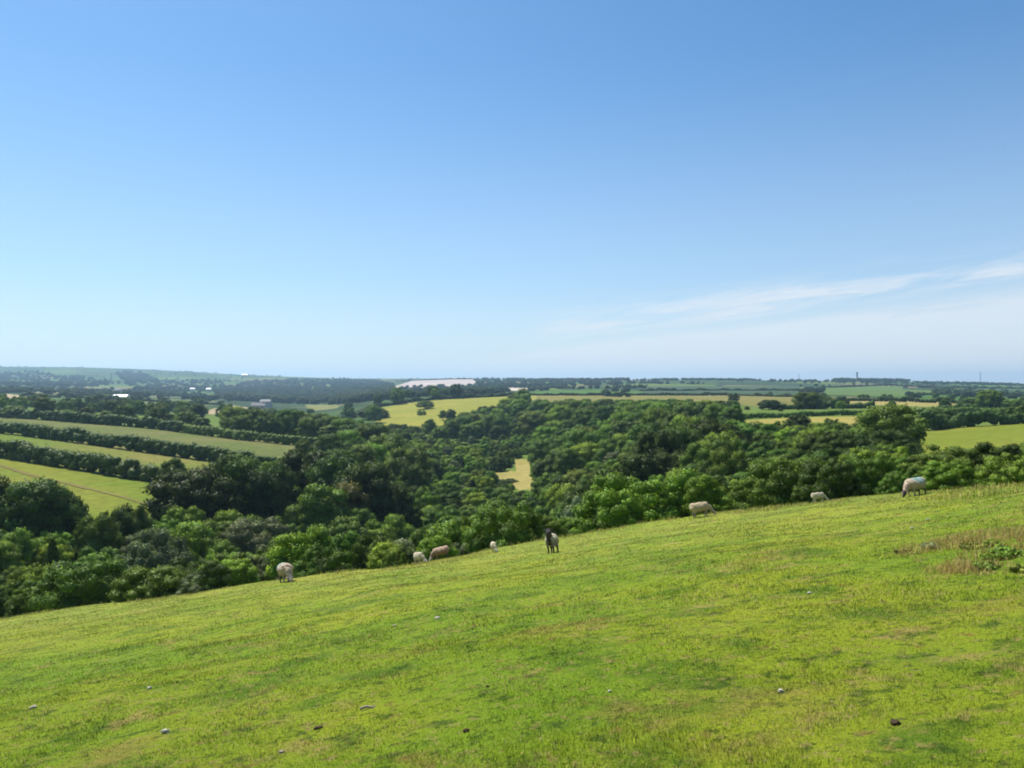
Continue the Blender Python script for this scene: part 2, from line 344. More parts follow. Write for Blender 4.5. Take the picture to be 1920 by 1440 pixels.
def mat_country():
    """far country: a patchwork of small fields between hedge lines, seen from miles away"""
    m, nt, out = new_mat('country'); L = nt.links.new
    g = N(nt, 'ShaderNodeNewGeometry')
    mp = N(nt, 'ShaderNodeMapping'); mp.inputs['Scale'].default_value = (0.0042, 0.0030, 0.0); mp.inputs['Rotation'].default_value = (0, 0, 0.35)
    wz = N(nt, 'ShaderNodeTexNoise'); wz.inputs['Scale'].default_value = 0.004; L(g.outputs['Position'], wz.inputs['Vector'])
    ad = N(nt, 'ShaderNodeVectorMath', operation='MULTIPLY_ADD'); ad.inputs[1].default_value = (90, 90, 0); L(wz.outputs['Color'], ad.inputs[0]); L(g.outputs['Position'], ad.inputs[2])
    L(ad.outputs[0], mp.inputs[0])
    vo = N(nt, 'ShaderNodeTexVoronoi'); vo.inputs['Scale'].default_value = 1.0; vo.inputs['Randomness'].default_value = 0.8; L(mp.outputs[0], vo.inputs['Vector'])
    ve = N(nt, 'ShaderNodeTexVoronoi', feature='DISTANCE_TO_EDGE'); ve.inputs['Scale'].default_value = 1.0; ve.inputs['Randomness'].default_value = 0.8; L(mp.outputs[0], ve.inputs['Vector'])
    sep = N(nt, 'ShaderNodeSeparateColor'); L(vo.outputs['Color'], sep.inputs[0])
    cr = N(nt, 'ShaderNodeValToRGB'); cr.color_ramp.interpolation = 'CONSTANT'
    stops = [(0.0, (0.075, 0.13, 0.035)), (0.16, (0.10, 0.20, 0.03)), (0.32, (0.055, 0.11, 0.03)), (0.46, (0.15, 0.22, 0.04)), (0.60, (0.045, 0.085, 0.028)), (0.72, (0.23, 0.22, 0.075)), (0.82, (0.09, 0.15, 0.035)), (0.92, (0.28, 0.22, 0.11))]
    e = cr.color_ramp.elements
    e[0].position, e[0].color = stops[0][0], (*stops[0][1], 1)
    e[1].position, e[1].color = stops[1][0], (*stops[1][1], 1)
    stops = [(a_, tuple(0.62 * c_ for c_ in b_)) for a_, b_ in stops]
    e[0].color = (*stops[0][1], 1); e[1].color = (*stops[1][1], 1)
    for q, c in stops[2:]:
        k = e.new(q); k.color = (*c, 1)
    L(sep.outputs[0], cr.inputs[0])
    st = N(nt, 'ShaderNodeMapRange', interpolation_type='SMOOTHSTEP'); st.inputs[1].default_value = 0.02; st.inputs[2].default_value = 0.055; L(ve.outputs['Distance'], st.inputs[0])
    mx = N(nt, 'ShaderNodeMixRGB'); mx.inputs[1].default_value = (0.028, 0.045, 0.018, 1); L(st.outputs[0], mx.inputs[0]); L(cr.outputs[0], mx.inputs[2])
    # nearer than the patchwork the ground between the trees is rough green
    sp = N(nt, 'ShaderNodeSeparateXYZ'); L(g.outputs['Position'], sp.inputs[0])
    nr = N(nt, 'ShaderNodeMapRange', interpolation_type='SMOOTHSTEP'); nr.inputs[1].default_value = 480; nr.inputs[2].default_value = 620; L(sp.outputs[1], nr.inputs[0])
    n3 = N(nt, 'ShaderNodeTexNoise'); n3.inputs['Scale'].default_value = 0.15; n3.inputs['Detail'].default_value = 5; L(g.outputs['Position'], n3.inputs['Vector'])
    c3 = N(nt, 'ShaderNodeMixRGB'); c3.inputs[1].default_value = (0.065, 0.10, 0.018, 1); c3.inputs[2].default_value = (0.13, 0.185, 0.032, 1); L(n3.outputs[0], c3.inputs[0])
    m2 = N(nt, 'ShaderNodeMixRGB'); L(nr.outputs[0], m2.inputs[0]); L(c3.outputs[0], m2.inputs[1]); L(mx.outputs[0], m2.inputs[2])
    p = N(nt, 'ShaderNodeBsdfPrincipled'); p.inputs['Roughness'].default_value = 0.95; p.inputs['Specular IOR Level'].default_value = 0.05
    L(m2.outputs[0], p.inputs['Base Color']); L(p.outputs[0], out.inputs[0])
    return m

# ------------------------------------------------------------------ the ground and its fields
# outline of each field (photograph pixels of its corners on the ground), distance range, colours, label
FIELDS = [
 ([(-200,835),(0,852),(100,868),(200,890),(300,910),(318,905),(318,1000),(160,1000),(-200,960)], 140, 262, (0.205,0.275,0.022), (0.275,0.300,0.032), 'bright green meadow with a faint brown track below the lowest hedge'),
 ([(-200,786),(0,808),(150,828),(300,849),(430,868),(440,915),(345,910),(300,905),(150,880),(0,855),(-200,838)], 190, 352, (0.185,0.265,0.030), (0.290,0.270,0.060), 'green field turning tan towards its lower end between two hedges'),
 ([(-200,760),(0,780),(150,791),(300,803),(450,822),(640,838),(640,868),(510,880),(420,868),(300,851),(150,830),(0,811),(-200,790)], 245, 480, (0.170,0.215,0.048), (0.235,0.235,0.070), 'long narrow dull green field below the tree lined hedge'),
 ([(700,806),(712,764),(800,751),(940,743),(1005,741),(1005,748),(900,790),(860,806)], 560, 1050, (0.345,0.360,0.050), (0.420,0.390,0.062), 'yellow sloping field above the wood with a lone tree in it'),
 ([(1000,741),(1360,741),(1430,743),(1500,745),(1500,772),(1400,760),(1350,756),(1200,760),(1000,752)], 480, 1050, (0.265,0.250,0.058), (0.31,0.275,0.070), 'long straw coloured strip along the plateau edge'),
 ([(1380,790),(1480,783),(1660,775),(1680,800),(1500,812),(1380,800)], 240, 345, (0.34,0.292,0.065), (0.39,0.32,0.085), 'straw coloured field glimpsed above the scrub'),
 ([(1690,870),(1735,808),(1800,801),(1920,794),(2300,780),(2300,850),(1920,856),(1800,866)], 105, 268, (0.230,0.285,0.022), (0.285,0.305,0.034), 'green pasture behind the thorn bushes beside the big round tree'),
 ([(1560,757),(1570,749),(1800,754),(1810,764),(1700,762)], 480, 780, (0.34,0.292,0.080), (0.38,0.31,0.10), 'thin pale gold strip beyond the big round tree'),
 ([(1740,788),(1760,776),(1900,778),(1900,788)], 290, 420, (0.33,0.27,0.11), (0.37,0.295,0.13), 'thin fawn strip above the hedge of the green pasture'),
 ([(732,727),(790,708),(897,707),(890,719),(842,727)], 1500, 4200, (0.50,0.40,0.34), (0.60,0.50,0.44), 'pale pinkish bare field on the skyline ridge'),
 ([(948,732),(955,727),(992,728),(990,733)], 1400, 2900, (0.62,0.50,0.40), (0.70,0.58,0.46), 'small pale field end below the ridge wood'),
 ([(1540,742),(1548,722),(1690,724),(1700,742)], 1050, 2300, (0.135,0.230,0.045), (0.165,0.250,0.055), 'fresh green field below the skyline trees'),
 ([(1200,741),(1215,724),(1500,724),(1500,741)], 1080, 2300, (0.075,0.125,0.055), (0.085,0.140,0.060), 'blue green field behind the straw strip'),
 ([(-200,735),(-40,734),(0,737),(70,745),(66,753),(0,749),(-200,744)], 700, 1500, (0.44,0.34,0.19), (0.48,0.36,0.22), 'narrow tan stubble field on the far slope'),
 ([(372,776),(425,758),(492,768),(480,775),(420,778)], 640, 1300, (0.40,0.30,0.16), (0.42,0.34,0.20), 'tan domed field beyond the tree lined hedge'),
 ([(572,759),(640,759),(625,770),(580,770)], 1100, 2000, (0.26,0.27,0.07), (0.30,0.29,0.09), 'small yellow green field in the far valley'),
 ([(236,757),(300,747),(420,752),(410,760),(300,764)], 820, 1500, (0.16,0.20,0.06), (0.21,0.23,0.08), 'small green paddocks by the white barn'),
 ([(922,902),(926,885),(968,883),(964,860),(994,862),(994,884),(1002,916),(975,920),(950,905)], 255, 520, (0.32,0.275,0.075), (0.36,0.30,0.095), 'straw coloured clearing on the wooded valley floor'),
]
def inpoly(u, v, P):
    u = np.asarray(u); v = np.asarray(v)
    r = np.zeros(u.shape, bool); n = len(P)
    for i in range(n):
        (x1, y1), (x2, y2) = P[i], P[(i + 1) % n]
        if y1 == y2: continue
        c = ((y1 > v) != (y2 > v)) & (u < (x2 - x1) * (v - y1) / (y2 - y1) + x1)
        r ^= c
    return r

def build_land():
    ys = np.concatenate([np.linspace(-34, 1.6, 40), np.exp(np.arange(math.log(1.8), math.log(12500), 0.0150))])
    nc = 900
    s = np.linspace(-1, 1, nc); s = 0.55 * s + 0.45 * s ** 3
    W = np.sqrt(75.0 ** 2 + (1.15 * np.maximum(ys, 0)) ** 2)
    nearW = np.where(ys < 60, 75, W); W = np.maximum(W, nearW)
    X = s[None, :] * W[:, None]; Y = np.repeat(ys[:, None], nc, 1)
    Z = ground(X, Y)
    V = np.stack([X, Y, Z], -1).reshape(-1, 3)
    nr = len(ys)
    idx = np.arange(nr * nc).reshape(nr, nc)
    Q = np.stack([idx[:-1, :-1], idx[:-1, 1:], idx[1:, 1:], idx[1:, :-1]], -1).reshape(-1, 4)
    cx = V[Q].mean(1)
    yy = np.maximum(cx[:, 1], 1)
    u, v = proj(cx[:, 0], yy, cx[:, 2])
    lab = np.zeros(len(Q), int)
    ye = np.interp(np.clip(cx[:, 0] / np.maximum(yy, 12) * F + CU, -690, 2610), EDGE_U, EDGE_Y)
    lab[cx[:, 1] < ye + 5] = 1
    for k, f in enumerate(FIELDS):
        sel = (lab == 0) & (cx[:, 1] > f[1]) & (cx[:, 1] < f[2])
        ii = np.where(sel)[0]
        lab[ii[inpoly(u[ii], v[ii], f[0])]] = k + 2
    def part(k, name, mat):
        q = Q[lab == k]
        if not len(q): return None
        uq, inv = np.unique(q.ravel(), return_inverse=True)
        me = mesh_np(name, V[uq], inv, np.full(len(q), 4), [mat])
        return link(name, me)
    setp(part(0, 'ground', mat_country()), 'rolling green country of far fields and hedges', None, None, 'structure')
    setp(part(1, 'pasture', mat_pasture()), 'sloping yellow green sheep pasture in front', None, None, 'structure')
    for k, f in enumerate(FIELDS):
        g_ = 0.70 if f[3][0] > f[3][1] * 1.15 else 0.54
        o = part(k + 2, 'field', mat_field('field', tuple(q * g_ for q in f[3]), tuple(q * g_ for q in f[4]), 0.03 if f[1] < 1000 else 0.008))
        if o: setp(o, f[5], None, None, 'structure')
build_land()

def ribbon(name, pts, width, mat, label, ymin, ymax, lift=0.12):
    P = [Vector(solve(u, v, ymin, ymax)) for u, v in pts]
    dense = []
    for a, b in zip(P[:-1], P[1:]):
        n = max(2, int((b - a).length / 2))
        for i in range(n): dense.append(a.lerp(b, i / n))
    dense.append(P[-1])
    V, Fc = [], []
    for i, p in enumerate(dense):
        d = (dense[min(i + 1, len(dense) - 1)] - dense[max(i - 1, 0)]); d.z = 0; d.normalize()
        s = Vector((-d.y, d.x, 0))
        ww = width * (0.8 + 0.5 * random.random())
        for t in (-0.5, 0.5):
            q = p + s * t * ww
            V.append((q.x, q.y, float(ground(q.x, q.y)) + lift))
        if i: Fc.append((2 * i - 2, 2 * i - 1, 2 * i + 1, 2 * i))
    me = bpy.data.meshes.new(name); me.from_pydata(V, [], Fc); me.materials.append(mat)
    return setp(link(name, me), label, None, None, 'structure')
ribbon('track', [(-60,866),(0,873),(60,892),(130,908),(170,918)], 1.5, flat_mat('track_earth', (0.15, 0.125, 0.04), 0.95, 0.05, 0.3, 0.6), 'worn brown sheep track crossing the bright green meadow', 150, 262)
ribbon('track', [(170,918),(220,930),(270,945),(330,968)], 0.9, flat_mat('track_earth_faint', (0.16, 0.14, 0.045), 0.95, 0.05, 0.3, 0.6), 'fainter lower end of the sheep track in the meadow', 150, 262)

# ------------------------------------------------------------------ foliage
_ico = {}
def ico(sub):
    if sub not in _ico:
        bm = bmesh.new(); bmesh.ops.create_icosphere(bm, subdivisions=sub, radius=1)
        _ico[sub] = (np.array([v.co[:] for v in bm.verts]), np.array([[v.index for v in f.verts] for f in bm.faces])); bm.free()
    return _ico[sub]

def leafmesh(name, lobes, n_leaf, size, g, mat=None, droop=0.0, core=0.66, squash=0.85, cull=True, tone_amp=0.5):
    """lobes: (x, y, z, r).  Sprays of leaves over the lobes plus a dark solid heart in each lobe, so crowns are thick."""
    Lb = np.array(lobes, float)
    w = Lb[:, 3] ** 2; w = w / w.sum()
    cnt = np.maximum((w * n_leaf * 1.5).astype(int), 6)
    which = np.repeat(np.arange(len(Lb)), cnt)
    n = len(which)
    d = g.normal(size=(n, 3)); d /= np.linalg.norm(d, axis=1)[:, None]
    low = d[:, 2] < -0.35
    d[low, 2] *= -0.6; d /= np.linalg.norm(d, axis=1)[:, None]
    rad = Lb[which, 3] * (0.70 + 0.38 * g.random(n) + 0.30 * (g.random(n) < 0.16) * g.random(n))
    # small-scale lumps on each lobe
    rad *= 1 + 0.10 * np.sin(d[:, 0] * 13 + 3 * which) * np.sin(d[:, 1] * 12 + which * 1.3) * np.sin(d[:, 2] * 14 + which)
    rad *= 1 + 0.22 * np.sin(d[:, 0] * 7 + which) * np.sin(d[:, 1] * 6 + which * 2.1) * np.sin(d[:, 2] * 8 + which * .7)
    P = Lb[which, :3] + d * rad[:, None] * np.array([1, 1, squash])
    if cull and len(Lb) < 80:
        D = (P[:, None, :] - Lb[None, :, :3]) / np.array([1, 1, squash])
        inside = (np.linalg.norm(D, axis=2) < Lb[None, :, 3] * 0.80).any(1)
        P, d, which = P[~inside], d[~inside], which[~inside]
    n = len(P)
    nrm = d + g.normal(size=(n, 3)) * 0.65 + np.array([0, 0, 0.08]); nrm /= np.linalg.norm(nrm, axis=1)[:, None]
    t = np.cross(nrm, g.normal(size=(n, 3))); t /= np.linalg.norm(t, axis=1)[:, None]
    b = np.cross(nrm, t)
    s = size * (0.6 + 0.9 * g.random(n))[:, None]
    asp = (0.55 + 0.4 * g.random(n))[:, None]
    A = P - t * s * 0.5; B = P + b * s * 0.5 * asp - nrm * s * 0.08; C = P + t * s * 0.55 - nrm * s * 0.22; D_ = P - b * s * 0.5 * asp - nrm * s * 0.08
    V = np.stack([A, B, C, D_], 1).reshape(-1, 3)
    V[:, 2] -= droop * 0
    Fq = np.arange(4 * n)
    lt = np.full(n, 4)
    ltone = 0.5 + tone_amp * (g.random(len(Lb)) - 0.5)
    tone = np.repeat(np.clip(ltone[which] + 0.42 * (g.random(n) - 0.5), 0, 1), 4)
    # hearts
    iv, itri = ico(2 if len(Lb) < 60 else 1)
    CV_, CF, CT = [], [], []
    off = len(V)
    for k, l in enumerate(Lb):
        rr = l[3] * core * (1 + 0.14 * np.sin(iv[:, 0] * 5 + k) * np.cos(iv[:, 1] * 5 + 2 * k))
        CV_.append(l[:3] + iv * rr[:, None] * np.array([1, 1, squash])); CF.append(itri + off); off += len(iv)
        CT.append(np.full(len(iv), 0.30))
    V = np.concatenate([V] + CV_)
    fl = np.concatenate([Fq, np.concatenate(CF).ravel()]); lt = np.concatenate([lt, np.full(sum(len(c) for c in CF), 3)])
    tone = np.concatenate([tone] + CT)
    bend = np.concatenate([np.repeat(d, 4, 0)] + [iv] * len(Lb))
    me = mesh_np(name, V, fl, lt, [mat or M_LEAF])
    a = me.attributes.new('tone', 'FLOAT', 'POINT'); a.data.foreach_set('value', tone.astype(np.float32))
    a = me.attributes.new('bend', 'FLOAT_VECTOR', 'POINT'); a.data.foreach_set('vector', bend.astype(np.float32).ravel())
    return me

def dome_lobes(g, n, w, h0, h1, rmin, rmax, flat=1.0):
    """lobes over an uneven dome of width w between heights h0 and h1"""
    out = [(0, 0, (h0 + h1) / 2 - 0.05, min(w * 0.36, (h1 - h0) * 0.40))]
    k = 0; tries = 0
    while k < n and tries < 5000:
        tries += 1
        a = g.random() * 2 * math.pi; t = g.random()
        zc = h0 + (h1 - h0) * (0.10 + 0.80 * t)
        prof = math.sqrt(max(0.0, 1 - ((t * 0.9 + 0.02 - 0.30) / 0.72) ** 2)) if t > 0.28 else 0.86 + 0.5 * t
        r = rmin + (rmax - rmin) * g.random()
        R = max(0.0, w * 0.5 * prof * (0.88 + 0.24 * g.random()) - r * 0.75)
        p = (R * math.cos(a), R * math.sin(a), min(zc, h1 - r * 0.85), r)
        if all((p[0] - q[0]) ** 2 + (p[1] - q[1]) ** 2 + (p[2] - q[2]) ** 2 > (0.55 * (r + q[3])) ** 2 for q in out[1:]):
            out.append(p); k += 1
    return out

def limbs_mesh(name, g, h, r, top, spread, n=5):
    bm = bmesh.new()
    def tube(pts, radii, seg=8):
        prev = None
        for i, (p, rr) in enumerate(zip(pts, radii)):
            d = (pts[min(i + 1, len(pts) - 1)] - pts[max(i - 1, 0)]).normalized()
            a = d.orthogonal().normalized(); b = d.cross(a)
            ring = [bm.verts.new(p + (a * math.cos(2 * math.pi * k / seg) + b * math.sin(2 * math.pi * k / seg)) * rr) for k in range(seg)]
            if prev:
                for k in range(seg): bm.faces.new((prev[k], prev[(k + 1) % seg], ring[(k + 1) % seg], ring[k]))
            prev = ring
    tube([Vector((0, 0, -0.06)), Vector((0.01, 0, h * 0.12)), Vector((0.0, 0.01, h * 0.5)), Vector((0.01, 0.0, h)), Vector((0.02, 0.01, top * 0.85))], [r * 1.5, r, r * 0.85, r * 0.7, r * 0.15])
    for k in range(n):
        a = k * 2 * math.pi / n + g.random(); z = h * (0.7 + 0.5 * g.random())
        e = Vector((math.cos(a) * spread, math.sin(a) * spread, top * (0.55 + 0.25 * g.random())))
        m_ = Vector((math.cos(a) * spread * 0.4, math.sin(a) * spread * 0.4, z + (e.z - z) * 0.6))
        tube([Vector((0, 0, z * 0.9)), m_, e], [r * 0.5, r * 0.35, r * 0.1], 6)
    me = bpy.data.meshes.new(name); bm.to_mesh(me); bm.free()
    for p in me.polygons: p.use_smooth = True
    me.materials.append(M_BARK)
    return me

PROTO = {}
def make_protos():
    g = np.random.default_rng(5)
    P = {}
    # unit height; the crown fits width w
    def add(kind, w, h0, nl, rmin, rmax, leaves, size, th, tr, **kw):
        lob = dome_lobes(g, nl, w, h0, 1.0, rmin, rmax)
        me = leafmesh('crown', lob, leaves, size, g, **kw)
        tm = limbs_mesh('trunk', g, th, tr, 0.9, w * 0.28)
        P.setdefault(kind, []).append((me, tm, w))
    for k in range(4): add('oak', 1.10 + 0.06 * k, 0.06, 34, 0.09, 0.22, 9500, 0.030, 0.25, 0.035, tone_amp=0.6)
    for k in range(3): add('ash', 0.78, 0.10, 24, 0.10, 0.17, 6500, 0.030, 0.3, 0.028)
    for k in range(2): add('poplar', 0.46, 0.04, 24, 0.08, 0.13, 4200, 0.034, 0.2, 0.025)
    for k in range(4): add('bush', 1.55, -0.12, 56, 0.08, 0.20, 15000, 0.030, 0.15, 0.03, tone_amp=0.6)
    for k in range(2): add('scrub', 2.3, -0.20, 76, 0.08, 0.21, 22000, 0.032, 0.12, 0.03, tone_amp=0.6)
    for k in range(2): add('willow', 1.25, -0.02, 30, 0.10, 0.19, 10000, 0.026, 0.2, 0.04, tone_amp=0.7)
    # conifer: stacked whorls
    for k in range(1):
        lob = [(0, 0, 0.35, 0.14), (0, 0, 0.6, 0.1)]
        for i in range(46):
            z = 0.08 + 0.88 * (i / 45); R = 0.26 * (1 - z) ** 0.8; a = i * 2.4
            lob.append((R * math.cos(a), R * math.sin(a), z, 0.05 + 0.07 * (1 - z)))
        P.setdefault('conifer', []).append((leafmesh('crown', lob, 4500, 0.035, g), limbs_mesh('trunk', g, 0.3, 0.02, 0.9, 0.1), 0.62))
    return P
PROTO = make_protos()

# leaf colours (linear)
TONE = {
 'dark':   (0.044, 0.074, 0.011), 'deep':  (0.060, 0.104, 0.014), 'mid':  (0.096, 0.168, 0.020),
 'fresh':  (0.142, 0.240, 0.023), 'bright': (0.200, 0.310, 0.026), 'olive': (0.108, 0.158, 0.022),
 'grey':   (0.135, 0.175, 0.070), 'pale': (0.210, 0.275, 0.120), 'bronze': (0.125, 0.125, 0.030),
}
TONE_WORD = {'dark': 'very dark green', 'deep': 'dark green', 'mid': 'mid green', 'fresh': 'fresh green', 'bright': 'bright yellow green', 'olive': 'olive green', 'grey': 'grey green', 'pale': 'pale silvery green', 'bronze': 'bronze tinged'}
NAME_OF = {'oak': 'broadleaf_tree', 'ash': 'broadleaf_tree', 'poplar': 'upright_tree', 'bush': 'bush', 'scrub': 'thorn_bush', 'willow': 'willow_tree', 'conifer': 'conifer_tree'}
CAT_OF = {'oak': 'tree', 'ash': 'tree', 'poplar': 'tree', 'bush': 'bush', 'scrub': 'bush', 'willow': 'tree', 'conifer': 'tree'}

def plant(kind, x, y, h, wpx, tone, label, group, parts=True, k=None, rz=None, sink=0.0):
    k = random.randrange(len(PROTO[kind])) if k is None else k % len(PROTO[kind])
    me, tm, w = PROTO[kind][k]
    z = float(ground(x, y)) - sink
    rz = random.random() * 6.283 if rz is None else rz
    sx = wpx / w                                   # wpx: crown width in metres
    c = TONE[tone]; j = 0.88 + 0.24 * random.random()
    col = (c[0] * j, c[1] * j, c[2] * j, 1)
    if parts:
        e = empty(NAME_OF[kind], (x, y, z), rz)
        o = link('crown', me, e); o.scale = (sx * random.uniform(.86, 1.12), sx * random.uniform(.86, 1.12), h); o.color = col
        o.rotation_euler = (random.gauss(0, .05), random.gauss(0, .05), 0)
        t = link('trunk' if CAT_OF[kind] == 'tree' else 'stem', tm, e); t.scale = (sx, sx, h)
    else:
        e = link(NAME_OF[kind], me); e.location = (x, y, z); e.rotation_euler = (0, 0, rz); e.scale = (sx * random.uniform(.86, 1.12), sx * random.uniform(.86, 1.12), h); e.color = col
    setp(e, label, CAT_OF[kind], group)
    return e

# ---- visibility bookkeeping on a coarse picture grid, used only to choose which of the planted trees show largest
GW, GH = 480, 360
crest_u = [0, 230, 500, 780, 1000, 1160, 1300, 1500, 1700, 1920]
crest_v = [1157, 1130, 1090, 1057, 1015, 988, 967, 943, 925, 908]

PLANTS = []       # dicts: kind,x,y,h,w,tone,label(or None),group
def spec(kind, u, vtop, Y, wpx, tone, label=None, group=None, k=None, vbase=None):
    x, y, z = at(u, Y)
    top = EYE - (vtop - CV) * Y / F
    h = max(top - z, 0.8)
    PLANTS.append(dict(kind=kind, x=x, y=y, h=h, w=wpx * Y / F, tone=tone, label=label, group=group, k=k, hand=True))

